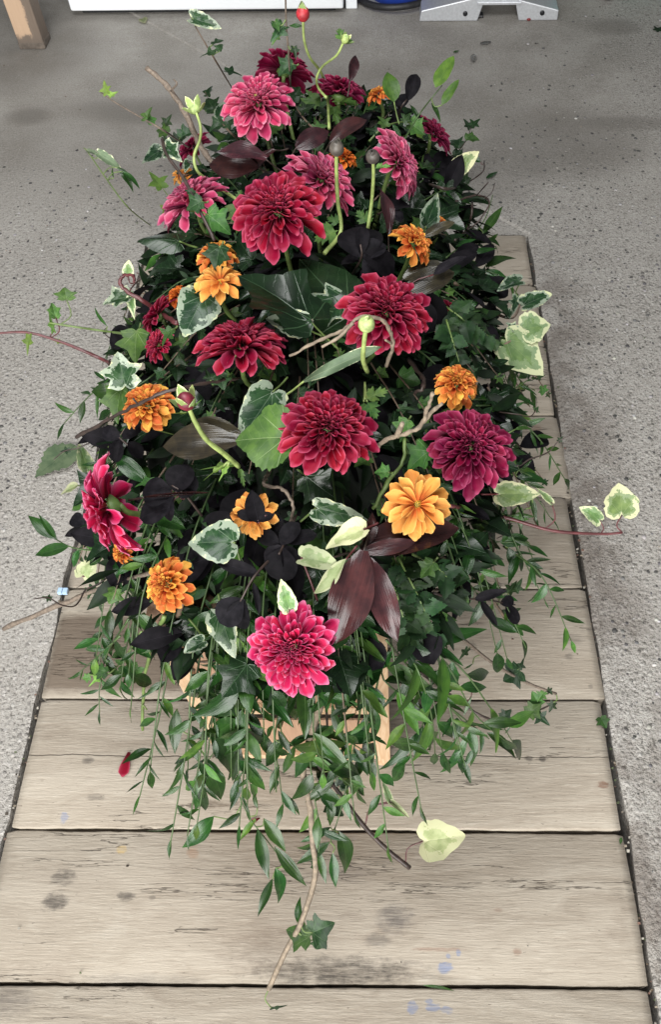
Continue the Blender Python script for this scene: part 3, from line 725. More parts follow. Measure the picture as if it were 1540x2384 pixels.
# ---------------------------------------------------------------- placing leaves
NH = (TOW * .75 + Vector((0, 0, .65))).normalized()
def leaf_M(b, t, wid=1.0, roll=0.0, nh=None):
    y = t - b
    L = y.length
    A = aim(y, (nh or NH))
    A = A @ Matrix.Rotation(roll, 3, 'Y')
    return Matrix.Translation(b) @ (A @ Matrix.Diagonal((L * wid, L, L))).to_4x4()
def pick(k): return rnd.choice(LEAVES[k])
def leaf_thing(label, kind, b, t, h=.03, wid=1.0, roll=0.0, td=0.0, name='ivy_leaf', cat='leaf', stalk='g', var=None, petiole=None, group=None, sd=None):
    """one cut leaf: b, t stalk and tip in picture units; td pushes the tip away from the viewer (metres)"""
    pb = P(b[0], b[1], h)
    pt = AD(t[0], t[1], depth(pb) + td)
    o = thing(name, pb, label, cat, group)
    me = LEAVES[kind][var % len(LEAVES[kind])] if var is not None else pick(kind)
    bl = obj('blade', me, o, Matrix.Translation(-pb) @ leaf_M(pb, pt, wid, roll))
    L = (pt - pb).length
    if petiole:
        e = AD(petiole[0], petiole[1], depth(pb) + .015)
    else:
        e = pb - (pt - pb).normalized() * L * .35 - TOW * L * .35
    mid = pb.lerp(e, .5) - TOW * .004
    obj('petiole', tube(catmull([pb, mid, e], 4), .0011, .0014, SM[stalk], 5, pb), o)
    return o
def path3(pts):
    return [P(*p) for p in pts]
def sprig(label, name, cat, pts, kind, n, size, stem='g', r=(.0016, .0007), ang=50, group=None, start=.18, jit=1.0, wid=1.0, pts3=None, droop=.15, leaves=None, knob=0.0, part='leaf', rnd_=None):
    """stem along a path with alternate leaves; leaves = explicit list (u0,v0,u1,v1,kind[,wid,roll]) in picture units"""
    q = rnd_ or rnd
    cp = pts3 or path3(pts)
    c = catmull(cp, 5)
    o = thing(name, c[0], label, cat, group)
    obj('stem', tube(c, r[0], r[1], SM[stem], 6, c[0], knob), o)
    m = len(c) - 1
    kinds = kind if isinstance(kind, (list, tuple)) else (kind,)
    for k in range(n):
        t = start + (1 - start) * (k + .5 * q.random()) / max(1, n - .5)
        t = min(t, 1)
        i = min(m - 1, int(t * m)); fpos = t * m - i
        b = c[i].lerp(c[i + 1], fpos)
        T = (c[min(i + 2, m)] - c[max(0, i - 1)]).normalized()
        Nn = (NH + Vector((q.uniform(-.5, .5), q.uniform(-.5, .5), q.uniform(-.3, .3))) * jit).normalized()
        side = T.cross(Nn).normalized() * (1 if k % 2 else -1)
        a = math.radians(ang + q.uniform(-16, 16)) if k < n - 1 else math.radians(q.uniform(-10, 10))
        d = T * math.cos(a) + side * math.sin(a) - Vector((0, 0, droop * q.uniform(.3, 1.5))) + Nn * q.uniform(-.25, .3) * jit
        L = size * q.uniform(.72, 1.2) * (1 - .25 * t)
        M = leaf_M(b, b + d.normalized() * L, wid * q.uniform(.85, 1.15), q.uniform(-.5, .5) * jit, Nn)
        obj(part, q.choice(LEAVES[q.choice(kinds)]), o, Matrix.Translation(-c[0]) @ M)
    for lf in (leaves or []):
        u0, v0, u1, v1, kd = lf[:5]
        w_ = lf[5] if len(lf) > 5 else 1.0
        ro = lf[6] if len(lf) > 6 else rnd.uniform(-.35, .35)
        td = lf[7] if len(lf) > 7 else None
        best = min(c, key=lambda p: (lambda w: (w[0] - u0) ** 2 + (w[1] - v0) ** 2)(proj(p)))
        d0 = depth(best)
        b = AD(u0, v0, d0)
        L = math.hypot(u1 - u0, v1 - v0) / F * d0
        t_ = AD(u1, v1, d0 + (td if td is not None else rnd.uniform(-.25, .25) * L))
        obj(part, pick(kd), o, Matrix.Translation(-c[0]) @ leaf_M(b, t_, w_, ro))
        if (best - b).length > .006:
            bow = (b - best).cross(TOW) * rnd.choice((-.28, .28)) - Vector((0, 0, .003))
            obj('petiole', tube(catmull([best, best.lerp(b, .5) + bow, b], 3), .0010, .0009, SM['g' if stem in 'dgbty' else 'r'], 5, c[0]), o)
    return o
RCT = RC.transposed()
def proj(p):
    c = RCT @ (p - CAM)
    return C0 + F * c.x / -c.z, 1192 - F * c.y / -c.z
# ================================================================ dahlias
def petal_mesh(mat, width, cup, bend, tip, seed, blunt=0.0):
    r = random.Random(seed)
    ts = (0, .2, .42, .62, .8, .92, 1.0)
    ws = (.28, .50, .80, 1.0, 1.0, .86 + .03 * blunt, .44)
    vs, uv, fs = [], [], []
    ph = r.random() * 6
    for t, w in zip(ts, ws):
        for k in range(5):
            s = k / 2 - 1
            hw = w * width / 2
            cu = cup * (1.25 - .75 * t)
            x = math.sin(s * min(1.3, .35 + cu)) / math.sin(min(1.3, .35 + cu)) * hw * (1 - .22 * min(1, cu))
            z = cu * hw * s * s + bend * t * t + .10 * math.sin(PI * t) * width + tip * max(0, t - .6) ** 2 * 4
            z += (.018 + .03 * blunt) * math.sin(s * 4.2 + ph + t * 3 * blunt) * t + r.uniform(-.006, .006)
            vs.append((x + .03 * math.sin(ph) * t, t - (.07 * s * s if t > .9 else 0), z))
            uv.append((s * .5 + .5, t))
    for i in range(6):
        for k in range(4):
            fs.append((i * 5 + k, i * 5 + k + 1, (i + 1) * 5 + k + 1, (i + 1) * 5 + k))
    return mesh('petal', vs, fs, mat, uv)
PET = {}
def petals(key):
    if key not in PET:
        m = PM[key]
        bl = 0.75 if key in ('orange', 'amber', 'rust') else 0.0
        PET[key] = ([petal_mesh(m, .50, 1.5, .12, .0, k, bl) for k in range(3)], [petal_mesh(m, .40 + .13 * (bl > 0), 1.15, .08, .03, k + 5, bl) for k in range(4)], [petal_mesh(m, .41 + .12 * (bl > 0), .7, .0, -.06, k + 9, bl) for k in range(4)])
    return PET[key]
M_CALYX = plain('calyx_green', (.10, .17, .045), .55, 0, .3, 60)
M_EYE = plain('flower_eye', (.62, .36, .03), .7, 0, .3, 200)
M_EYEG = plain('flower_green_eye', (.42, .40, .10), .7, 0, .3, 200)
def dome_cluster(name, rad, hgt, n, mat, s):
    vs, fs = [], []
    for i in range(n):
        t = math.sqrt((i + .5) / n); a = i * 2.39996
        c = Vector((rad * t * math.cos(a), rad * t * math.sin(a), hgt * (1 - t * t)))
        up = Vector((c.x * .8, c.y * .8, rad)).normalized()
        A = aim(up.orthogonal(), up)
        b = len(vs)
        for k in range(5):
            q = 2 * PI * k / 5
            vs.append(c + A @ Vector((s * math.cos(q), s * math.sin(q), 0)))
        for k in range(5):
            q = 2 * PI * k / 5
            vs.append(c + A @ Vector((s * .75 * math.cos(q), s * .75 * math.sin(q), s * 2.4)))
        vs.append(c + A @ Vector((0, 0, s * 2.9)))
        for k in range(5):
            k2 = (k + 1) % 5
            fs.append((b + k, b + k2, b + 5 + k2, b + 5 + k)); fs.append((b + 5 + k, b + 5 + k2, b + 10))
    return mesh(name, vs, fs, mat)
def dahlia(label, col, u, v, rpx, face, h=.05, n=92, style='double', seed=1, group=None, squash=1.0, open_=1.0, name='dahlia', eye=None, reflex=0.0):
    q = random.Random(seed * 13 + 5)
    c = P(u, v, h)
    Rm = rpx / F * depth(c)
    nz = (RIGHT * face[0] + UP * face[1] + TOW * face[2]).normalized()
    A = aim(nz.orthogonal(), nz)
    A = A @ Matrix.Rotation(q.random() * 6, 3, 'Z')
    o = thing(name, c, label, 'flower', group)
    open_ *= q.uniform(.82, 1.22); squash *= q.uniform(.85, 1.2)
    small, midp, outp = petals(col)
    n = int(n * (1.5 if style == 'double' else 1.35))
    FM = (A @ Matrix.Diagonal((Rm, Rm, Rm * squash))).to_4x4()
    gold = 2.39996
    if style == 'open':
        rows = ((9, 1.0, -6, .12), (9, .9, 8, .11), (7, .66, 26, .10))
        k0 = 0
        for cnt, L, e, rr in rows:
            for k in range(cnt):
                a = 2 * PI * (k + .5 * k0) / cnt + q.uniform(-.14, .14)
                el = math.radians(e + q.uniform(-9, 9))
                LL = (L - rr) * q.uniform(.9, 1.06)
                y = Vector((math.cos(el) * math.cos(a), math.cos(el) * math.sin(a), math.sin(el)))
                zz = Vector((-math.sin(el) * math.cos(a), -math.sin(el) * math.sin(a), math.cos(el)))
                b = Vector((rr * math.cos(a), rr * math.sin(a), .02 + .03 * k0))
                M = Matrix.Translation(b) @ (aim(y, zz) @ Matrix.Rotation(q.uniform(-.25, .25), 3, 'Y') @ Matrix.Diagonal((LL * q.uniform(.8, 1.0), LL, LL))).to_4x4()
                obj('petal', q.choice(outp if k0 < 2 else midp), o, FM @ M)
            k0 += 1
        obj('eye', dome_cluster('eye', .13 * Rm, .07 * Rm, 34, M_EYE, .017 * Rm), o, A.to_4x4() @ Matrix.Translation((0, 0, .05 * Rm)))
    else:
        ball = style == 'ball'
        for i in range(n):
            t = (i + .5) / n
            a = i * gold + q.uniform(-.12, .12)
            e = (78 * (1 - t) ** 1.2 if not ball else 84 * (1 - t) ** 1.05) * open_ - (8 if not ball else 26) * t - reflex * t ** 3
            if t > .35 and q.random() < .03: continue
            el = math.radians(e + q.uniform(-10, 10) * (.5 + t))
            L = (.10 + (.72 if not ball else .60) * t ** (1.1 if not ball else .95)) * q.uniform(.86, 1.1)
            rr = (.05 + .21 * t ** .8) * (1 if not ball else 1.25)
            b = Vector((rr * math.cos(a), rr * math.sin(a), (.26 if not ball else .34) * (1 - t ** 1.4)))
            y = Vector((math.cos(el) * math.cos(a), math.cos(el) * math.sin(a), math.sin(el)))
            zz = Vector((-math.sin(el) * math.cos(a), -math.sin(el) * math.sin(a), math.cos(el)))
            wf = q.uniform(.9, 1.15) * (1.0 if t > .25 else 1.25)
            M = Matrix.Translation(b) @ (aim(y, zz) @ Matrix.Rotation(q.uniform(-.32, .32), 3, 'Y') @ Matrix.Rotation(q.uniform(-.12, .12), 3, 'Z') @ Matrix.Diagonal((L * wf, L, L * q.uniform(.7, 1.5)))).to_4x4()
            obj('petal', q.choice(small if t < .28 else midp if t < .72 else outp), o, FM @ M)
        if eye:
            obj('eye', dome_cluster('eye', .07 * Rm, .03 * Rm, 18, M_EYEG, .014 * Rm), o, A.to_4x4() @ Matrix.Translation((0, 0, .30 * Rm * squash)))
    obj('calyx', lathe('calyx', [(.02 * Rm, -.16 * Rm), (.12 * Rm, -.13 * Rm), (.25 * Rm, -.03 * Rm), (.2 * Rm, .03 * Rm), (.02 * Rm, .06 * Rm)], M_CALYX, 10), o, A.to_4x4())
    s0 = A @ Vector((0, 0, -.14 * Rm))
    s1 = s0 + A @ Vector((0, 0, -.012)) + Vector((0, .004, -.03))
    s2 = Vector(((MX - c.x) * .35, (MY - c.y) * .2, -.14))
    obj('stem', tube(catmull([s0, s1, s2], 4), .0032, .0034, M_STEMG, 7), o)
    return o
def bud(label, pts, br, face=(0, .5, .5), col=(.30, .02, .03), sep='pars', stem=.0030, leaves=(), name='ranunculus_bud', stage='closed'):
    cp = path3(pts)
    c = catmull(cp, 6)
    o = thing(name, c[0], label, 'flower bud')
    org = c[0]
    obj('stem', tube(c, stem * .62, stem * .78, M_STEMP, 8, org, .1), o)
    top = c[0]
    d = (c[0] - c[3]).normalized()
    A = aim(d.orthogonal(), d).to_4x4()
    key = 'bud%.2f%.2f%.2f' % col
    m = bpy.data.materials.get(key) or plain(key, col, .5, 0, .35, 160)
    m.name = key
    R_ = br * .78
    obj('bud', lathe('bud', [(.02 * R_, -.1 * R_), (.6 * R_, .05 * R_), (.98 * R_, .6 * R_), (1.0 * R_, 1.05 * R_), (.8 * R_, 1.6 * R_), (.42 * R_, 1.95 * R_), (.05 * R_, 2.05 * R_)], m, 12), o, A)
    sm = SEPAL[sep]
    for k in range(5):
        a = k * 2 * PI / 5 + rnd.uniform(-.2, .2)
        tilt = rnd.uniform(.0, .22) if stage == 'closed' else rnd.uniform(.3, 1.1)
        M = A @ Matrix.Rotation(a, 4, 'Z') @ Matrix.Translation((0, R_ * .25, -.08 * R_)) @ Matrix.Rotation(math.radians(72) - tilt, 4, 'X') @ Matrix.Scale(R_ * 2.3 * rnd.uniform(.9, 1.1), 4)
        obj('sepal', sm, o, M)
    for lf in leaves:
        u0, v0, u1, v1, kd = lf[:5]
        td = lf[5] if len(lf) > 5 else 0
        w = lf[6] if len(lf) > 6 else 1
        best = min(c, key=lambda p: (lambda z: (z[0] - u0) ** 2 + (z[1] - v0) ** 2)(proj(p)))
        b = AD(u0, v0, depth(best)); t_ = AD(u1, v1, depth(best) + td)
        obj('leaf', pick(kd), o, Matrix.Translation(-org) @ leaf_M(b, t_, w, rnd.uniform(-.4, .4)))
        if (b - best).length > .008:
            obj('petiole', tube(catmull([best, best.lerp(b, .5) + TOW * .004, b], 3), .0013, .0011, M_STEMP, 5, org), o)
    return o
SEPAL = {'pars': leaf_grid('sepal', T_OVAL, .55, leaf_mat('sepal_green', (.26, .36, .12), (.2, .28, .1), None, .5, (.5, .56, .3), 'mid', edge=.85, trans=.1), .5, -.5, .02, 5, 2),
         'grey': leaf_grid('sepal', T_OVAL, .5, leaf_mat('sepal_grey', (.09, .082, .07), (.045, .042, .038), None, .55, kind='par', trans=0), .5, -.5, .02, 5, 2)}
# ================================================================ the spray: dark core and filler
def build_core():
    vs, fs = [], []
    nu, nv = 40, 12
    for j in range(nv + 1):
        ph = j / nv * PI / 2
        for i in range(nu):
            a = 2 * PI * i / nu
            k = .80 + .05 * mnoise.noise(Vector((math.cos(a) * 2, math.sin(a) * 2, j * .4)))
            k *= rim_k(a) * .97
            yy = MY + MB * k * math.cos(ph) * math.sin(a)
            vs.append((MX + wide(yy) * k * math.cos(ph) * math.cos(a), yy, .557 + (MZ + MH * .62 - .557) * math.sin(ph)))
    for j in range(nv):
        for i in range(nu):
            i2 = (i + 1) % nu
            fs.append((j * nu + i, j * nu + i2, (j + 1) * nu + i2, (j + 1) * nu + i))
    fs.append(tuple(range(nu))[::-1])
    m = plain('opaque_foam_core', (.010, .014, .009), .9, 0, .4, 60)  # foam shaped as an unseen opaque core, added to block light
    obj('foam_light_block', mesh('foam_light_block', vs, fs, m), None, None, 'dark foam core unseen under the foliage, added to block light', 'foam block')
build_core()
def build_filler():
    r = random.Random(21)
    vs, fs, uv, mi = [], [], [], []
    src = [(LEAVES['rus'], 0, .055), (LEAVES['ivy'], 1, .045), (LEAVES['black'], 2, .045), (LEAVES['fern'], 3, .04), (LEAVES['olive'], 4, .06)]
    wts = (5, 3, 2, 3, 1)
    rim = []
    for _ in range(1900):
        a = r.random() * 2 * PI; q = math.sqrt(r.random()) * .93
        q *= rim_k(a); y = MY + MB * q * math.sin(a); x = MX + wide(y) * q * math.cos(a)
        z = mound(x, y) - r.uniform(.015, .085)
        if z < .556: z = .556 + r.random() * .03
        L, m_, s = r.choices(src, wts)[0]
        me = r.choice(L)
        out = Vector((math.cos(a) / MA, math.sin(a) / MB, 0)).normalized()
        nrm = (Vector((0, 0, 1)) + out * q * .7 + Vector((r.uniform(-.8, .8), r.uniform(-.8, .8), r.uniform(-.3, .3)))).normalized()
        d = (out + Vector((r.uniform(-1, 1), r.uniform(-1, 1), r.uniform(-.5, .3)))).normalized()
        s *= r.uniform(.7, 1.2)
        M = Matrix.Translation((x, y, z)) @ (aim(d, nrm) @ Matrix.Scale(s, 3)).to_4x4()
        b = len(vs)
        vs += [M @ p.co for p in me.vertices]
        uvl = me.uv_layers[0].data
        t = [None] * len(me.vertices)
        for lp in me.loops: t[lp.vertex_index] = tuple(uvl[lp.index].uv)
        uv += t
        for p in me.polygons:
            fs.append(tuple(b + i for i in p.vertices)); mi.append(m_)
        rim += [0.0] * len(me.vertices)
    o = obj('dark_foliage', mesh('dark_foliage', vs, fs, None, uv, rim, True, None, [LM['deep'], LM['ivyd'], LM['black'], LM['deep'], LM['black']], mi), None, None, 'mass of small leaves with painted-in shade deep between the flowers', None, None, 'stuff')  # filler leaves take near-black colours that paint in the interior shade
build_filler()
# ================================================================ flowers
FL = []
def D(label, col, u, v, *a, **k):
    FL.append((label, u, v)); return dahlia(label, col, u, v, *a, **k)
D('rose pink dahlia with pale petal tips and greenish eye near the far end', 'rose', 604, 248, 92, (-.12, .35, .93), .07, 104, seed=1, eye=1)
D('dark crimson dahlia turned away behind the rose pink one at the far end', 'wine', 662, 168, 72, (.1, .9, -.1), .06, 84, seed=2)
D('wine red dahlia behind the crossing pale bud stems at the far end', 'wine', 790, 225, 72, (.12, .85, .25), .04, 84, seed=3)
D('wine red dahlia facing sideways at the far corner beside the cream-edged leaf', 'wine', 1008, 318, 60, (.55, .5, .45), .03, 80, seed=4)
D('mauve pink dahlia seen edge on behind a grey bud', 'mauve', 922, 382, 82, (.78, .22, .45), .06, 92, seed=5)
D('mauve pink dahlia half hidden behind the large crimson dahlia', 'mauve', 748, 425, 94, (.50, .45, .62), .06, 92, seed=6)
D('largest crimson dahlia facing forward just above the big dark ivy leaf', 'crimson', 648, 500, 114, (-.08, .3, .95), .09, 110, seed=7)
D('pink dahlia with a small veined ivy leaf lying across it', 'mauve', 452, 478, 92, (-.40, .62, .55), .04, 84, seed=8)
D('deep crimson dahlia mostly hidden behind a bent pale bud stem', 'wine', 452, 350, 52, (-.5, .6, .3), .01, 70, seed=9)
D('crimson dahlia under the arched bare twig', 'crimson', 898, 735, 112, (.18, .42, .88), .07, 108, seed=10)
D('crimson dahlia seen side on with its petals spread like a bowl', 'crimson', 563, 818, 112, (.03, .86, .50), .05, 96, seed=11)
D('small red dahlia tucked behind green ivy at the side of the spray', 'crimson', 372, 738, 60, (-.75, .5, .3), .0, 70, seed=12)
D('half hidden red dahlia with petals showing below that ivy-covered red one', 'crimson', 372, 805, 48, (-.5, .2, .7), .01, 60, seed=13)
D('central rosy crimson dahlia beside the large bright ivy leaf', 'crimson', 762, 1005, 118, (.18, .40, .88), .08, 108, seed=14)
D('deep wine dahlia below the orange ball flower at the outer edge', 'wine', 1094, 1046, 108, (.14, .34, .92), .07, 104, seed=15)
D('bright cherry pink dahlia seen from behind leaning out over the concrete', 'cherry', 262, 1180, 122, (-.90, -.26, .02), .09, 92, seed=16, squash=1.1, reflex=14)
D('bright cherry pink dahlia at the front end above the wooden stand', 'cherry', 686, 1506, 112, (-.14, -.02, .98), .09, 108, seed=17)
D('red dahlia mostly covered by toothed fern leaf and black leaves', 'crimson', 1066, 752, 62, (.65, .3, .5), -.01, 70, seed=18)
D('orange ball dahlia crossed by a thin dark twig', 'orange', 344, 948, 72, (-.1, .45, .88), .05, 96, 'ball', seed=21)
D('orange dahlia half covered by a small dark ivy leaf above the yellow one', 'orange', 506, 604, 54, (-.1, .6, .7), .02, 72, 'ball', seed=22)
D('yellow orange open dahlia drooping above the cream ivy leaf', 'amber', 514, 662, 66, (.0, .62, .75), .05, 0, 'open', seed=23)
D('orange dahlia tilted sideways beside the black leaf cluster', 'orange', 960, 570, 60, (.55, .50, .55), .06, 80, 'ball', seed=24)
D('orange ball dahlia standing just above the deep wine dahlia', 'orange', 1062, 900, 60, (.12, .5, .84), .06, 92, 'ball', seed=25)
D('open yellow orange dahlia with visible golden eye below the deep wine dahlia', 'amber', 972, 1175, 84, (.02, .12, .98), .08, 0, 'open', seed=26)
D('orange red dahlia with yellow outer petals on a long stem over the stand', 'orange', 394, 1360, 72, (-.45, .15, .85), .06, 84, 'ball', seed=27)
D('yellow dahlia with a black leaf lying over its middle', 'amber', 592, 1200, 58, (-.05, -.05, .98), .05, 0, 'open', seed=28)
D('small orange dahlia peeping out under the sideways cherry pink dahlia', 'orange', 286, 1286, 34, (-.4, -.1, .8), .01, 56, 'ball', seed=29)
D('small amber dahlia just above the ivy-crossed pink dahlia', 'amber', 430, 412, 36, (-.2, .8, .4), .03, 56, 'ball', seed=30)
D('orange dahlia behind the single pear-shaped green leaf at the far end', 'orange', 882, 226, 32, (-.3, .6, .5), .03, 56, 'ball', seed=31)
D('rusty orange dahlia behind the two upright grey buds', 'rust', 800, 372, 36, (.3, .6, .5), .02, 56, 'ball', seed=32)
D('small orange dahlia behind a brown leaf near the board end', 'orange', 1022, 520, 26, (.5, .5, .5), .0, 44, 'ball', seed=33)
D('rust coloured dahlia in shadow above the ivy-covered red one', 'rust', 418, 690, 34, (-.3, .5, .6), .0, 50, 'ball', seed=34)
# ================================================================ buds on long pale stems
bud('red bud opening at the top of the tallest curved pale stem', [(706, 48, 10.86), (709, 95, 10.83), (722, 135, 10.80), (748, 170, 10.76), (762, 220, 10.72), (767, 300, .02)], .0125, col=(.34, .022, .03), leaves=[(770, 232, 822, 192, 'pars', 0, .8), (772, 238, 836, 236, 'pars', 0, .8), (772, 244, 790, 292, 'pars', .0, .8), (752, 222, 694, 250, 'pars', .0, .9), (704, 62, 672, 58, 'rus')])
bud('small green bud with leafy collar on a bent pale stem crossing the tallest one', [(800, 100, 10.84), (784, 130, 10.82), (752, 155, 10.79), (738, 182, 10.77), (742, 206, 10.75), (760, 228, .06)], .008, col=(.30, .38, .12), stem=.0026, leaves=[(798, 98, 790, 62, 'pars'), (802, 100, 822, 92, 'pars')], stage='open')
bud('round green bud on an S-shaped pale stem beside the mauve dahlias', [(457, 262, 10.80), (467, 295, 10.79), (466, 325, 10.77), (452, 365, 10.75), (462, 402, 10.73), (500, 430, 10.71), (556, 468, .02)], .011, col=(.26, .34, .12), stage='open', leaves=[(548, 468, 542, 525, 'pars'), (556, 465, 560, 440, 'pars')])
bud('grey seed-like bud on the thicker of two straight pale stems', [(784, 358, 10.86), (784, 400, 10.83), (787, 470, 10.78), (794, 540, 10.74), (756, 590, .03)], .0118, col=(.07, .06, .05), sep='grey', stem=.0036, leaves=[(788, 536, 730, 560, 'pars', 0, 1.1), (792, 520, 760, 505, 'pars')])
bud('grey seed-like bud on the thinner pale stem beside the edge-on mauve dahlia', [(869, 374, 10.86), (870, 410, 10.83), (866, 470, 10.78), (857, 535, .04)], .0108, col=(.06, .052, .045), sep='grey', stem=.0032, leaves=[(872, 392, 912, 384, 'pars', 0, .5), (858, 520, 830, 488, 'pars'), (856, 525, 868, 488, 'pars', 0, .6)])
bud('green bud with pale stripes under the bend of the arched bare twig', [(852, 768, 10.87), (848, 800, 10.85), (846, 838, 10.82), (856, 866, .06)], .0108, col=(.30, .38, .14), stem=.0036)
bud('dark red bud with spreading green sepals below the orange ball dahlia', [(440, 950, 10.84), (456, 985, 10.82), (482, 1025, 10.79), (520, 1055, 10.76), (556, 1086, .05)], .0115, col=(.13, .010, .022), stem=.0036, leaves=[(540, 1084, 462, 1092, 'lime', 0, .22), (520, 1086, 470, 1118, 'lime', 0, .2), (530, 1086, 508, 1122, 'lime', 0, .35), (556, 1086, 570, 1135, 'pars', 0, .4), (432, 962, 402, 962, 'lime', 0, .3), (448, 948, 470, 930, 'lime', 0, .3)], stage='open')
# ================================================================ twigs
def twig(label, pts, r0, r1, mat='t', forks=(), name='bare_twig', cat='twig', knob=.35):
    c = catmull(path3(pts), 6)
    c = [p + Vector((rnd.uniform(-1, 1), rnd.uniform(-1, 1), rnd.uniform(-1, 1))) * .0009 for p in c]
    o = thing(name, c[0], label, cat)
    obj('stem', tube(c, r0, r1, SM[mat], 7, c[0], knob), o)
    for fp, a, b in forks:
        f = catmull(path3(fp), 5)
        obj('side_twig', tube(f, a, b, SM[mat], 6, c[0], knob), o)
    return o
twig('pale contorted twig arching over the crimson dahlia and green bud', [(900, 850, 10.76), (914, 815, 10.80), (911, 775, 10.83), (890, 746, 10.86), (842, 738, 10.87), (800, 768, 10.86), (740, 795, 10.84), (675, 830, 10.81)], .0021, .0013, 't', [([(822, 752, 10.868), (790, 785, 10.86), (750, 808, 10.85)], .002, .0013), ([(912, 800, 10.815), (898, 792, 10.83)], .0015, .001)])
twig('pale knobbly twig rising between the central and deep wine dahlias', [(868, 1048, .02), (905, 1022, 10.76), (950, 1008, 10.79), (982, 990, 10.81), (994, 955, 10.84), (1010, 915, 10.87)], .0026, .0017, 't', [([(984, 985, 10.812), (1005, 960, 10.83), (1030, 940, 10.85)], .0026, .0018), ([(926, 1014, 10.775), (938, 985, 10.80)], .003, .0022)])
twig('long bare brown twig reaching out over the concrete below the sideways cherry dahlia', [(360, 1332, .03), (290, 1350, 10.55), (220, 1375, 10.52), (130, 1412, 10.48), (8, 1464, 10.43)], .0026, .0034, 'y', [])
twig('thin dark twig laid across the orange ball dahlia', [(560, 880, .04), (480, 892, 10.76), (400, 908, 10.78), (330, 938, 10.76), (255, 975, 10.69), (178, 1018, 10.62)], .0016, .0022, 'k', [([(322, 942, 10.755), (310, 928, 10.765)], .0012, .001)])
twig('sturdy grey twig leaning out past the bent pale bud stem at the far end', [(514, 404, .02), (470, 345, 10.73), (432, 265, 10.78), (392, 205, 10.80), (342, 158, 10.82)], .0045, .0034, 'y', [([(398, 212, 10.80), (412, 196, 10.82), (405, 186, 10.82)], .0014, .001)])
twig('curved dark red vine stem ending in a hook above the small red dahlia', [(412, 752, .02), (370, 728, 10.66), (330, 700, 10.68), (298, 680, 10.69), (280, 660, 10.70), (288, 642, 10.705), (310, 642, 10.71), (312, 656, 10.71)], .0034, .0018, 'r', knob=.1)
twig('pale grey twig bending down through the middle foliage', [(632, 1085, .02), (618, 1115, .04), (618, 1130, .045), (660, 1140, .05), (682, 1175, .04), (678, 1215, .02)], .0024, .0016, 'y')
twig('thick green brown stem rising beside the open yellow dahlia', [(945, 1020, .03), (938, 1075, .03), (905, 1120, .03), (870, 1185, .0)], .0021, .0023, 'g')
twig('dark curved vine under the arched bare twig', [(950, 835, .0), (985, 880, .02), (984, 905, .03), (965, 915, .02)], .0026, .0018, 'k')
# ================================================================ single leaves
Lf = leaf_thing
Lf('large bright green ivy leaf with pale veins beside the central dahlia', 'cord', (668, 1018), (545, 1022), .085, 1.18, .1, .01, var=0, petiole=(690, 1015))
Lf('cream leaf mottled with grey green behind the large bright ivy leaf', 'varh', (636, 912), (556, 1030), .05, .7, -.3, .0, var=0)
Lf('olive ivy leaf back with raised veins below the central dahlia', 'ivyd2' if 'ivyd2' in LEAVES else 'big', (712, 1108), (776, 1158), .04, 1.1, .3)
Lf('very large dark green ivy leaf in the middle of the spray', 'big', (726, 752), (556, 618), .055, .72, .35, .02, var=0)
Lf('large dark leaf lying behind the very large ivy leaf', 'gloss', (815, 735), (690, 590), .03, .8, -.2, .02)
Lf('dark green ivy leaf with cream margin under the very large ivy leaf', 'varh', (715, 765), (618, 738), .045, .7, -.1, 0, var=1)
Lf('cream edged ivy leaf behind the petals of the twig-crossed crimson dahlia', 'var', (800, 690), (742, 762), .035, 1.0, .2, 0, var=3)
Lf('shiny blue green leaf arching over the concrete beside the largest crimson dahlia', 'gloss', (418, 562), (318, 550), .045, .72, .2, -.01, var=1)
Lf('round variegated ivy leaf with cream rim above the orange red dahlia', 'varh', (545, 1262), (436, 1262), .065, 1.0, .1, .0, var=0, petiole=(560, 1310))
Lf('curled dark leaf with cream rim below the central dahlia', 'varh', (736, 1182), (846, 1208), .05, .6, .5, 0, var=2, petiole=(700, 1215))
Lf('smooth cream ivy leaf upper of the pale pair beside the burgundy leaf', 'cream', (848, 1232), (754, 1272), .07, .62, .3, .0, var=0, stalk='r')
Lf('cream ivy leaf lower of the pale pair beside the burgundy leaf', 'cream', (702, 1298), (792, 1312), .085, .7, -.3, .0, var=1, stalk='r', petiole=(740, 1400))
Lf('narrow twisted cream leaf above the front cherry dahlia', 'twist', (806, 1302), (736, 1388), .085, .9, .5, 0, stalk='r')
Lf('small green and cream leaf standing over the front cherry dahlia', 'varp', (674, 1420), (655, 1348), .10, .62, .2, 0, var=0, stalk='r', petiole=(690, 1465))
Lf('long wavy pale leaf with cream edge below the arched bare twig', 'wavy', (708, 888), (888, 800), .075, .62, .5, .0, stalk='p')
Lf('cream and green ivy leaf with brown tip beneath the deep wine dahlia', 'varp', (1160, 1150), (1260, 1150), .05, .62, .3, .0, var=0, stalk='r')
Lf('green and cream ivy leaf hanging below the yellow open dahlia', 'varh', (474, 688), (428, 782), .05, .95, -.3, -.01, var=0)
Lf('tall green and cream ivy leaf beside the orange ball dahlia', 'var', (292, 900), (272, 816), .03, .95, .1, .0, var=0)
Lf('dark green lower ivy leaf beside the orange ball dahlia', 'ivyb', (282, 905), (264, 985), .03, .8, .2, .0, var=2)
Lf('pale cream green leaf folded upright behind the sideways cherry dahlia', 'varp', (204, 1095), (184, 1030), .02, .6, .6, .0, var=0)
Lf('small curled cream leaf over the dark-patched board edge', 'cream', (192, 1342), (222, 1290), .0, .8, .5, .0, var=2, stalk='r', petiole=(270, 1340))
Lf('tiny cream leaf sticking out past the cherry dahlia', 'cream', (178, 1132), (138, 1150), .02, .5, .2, .0)
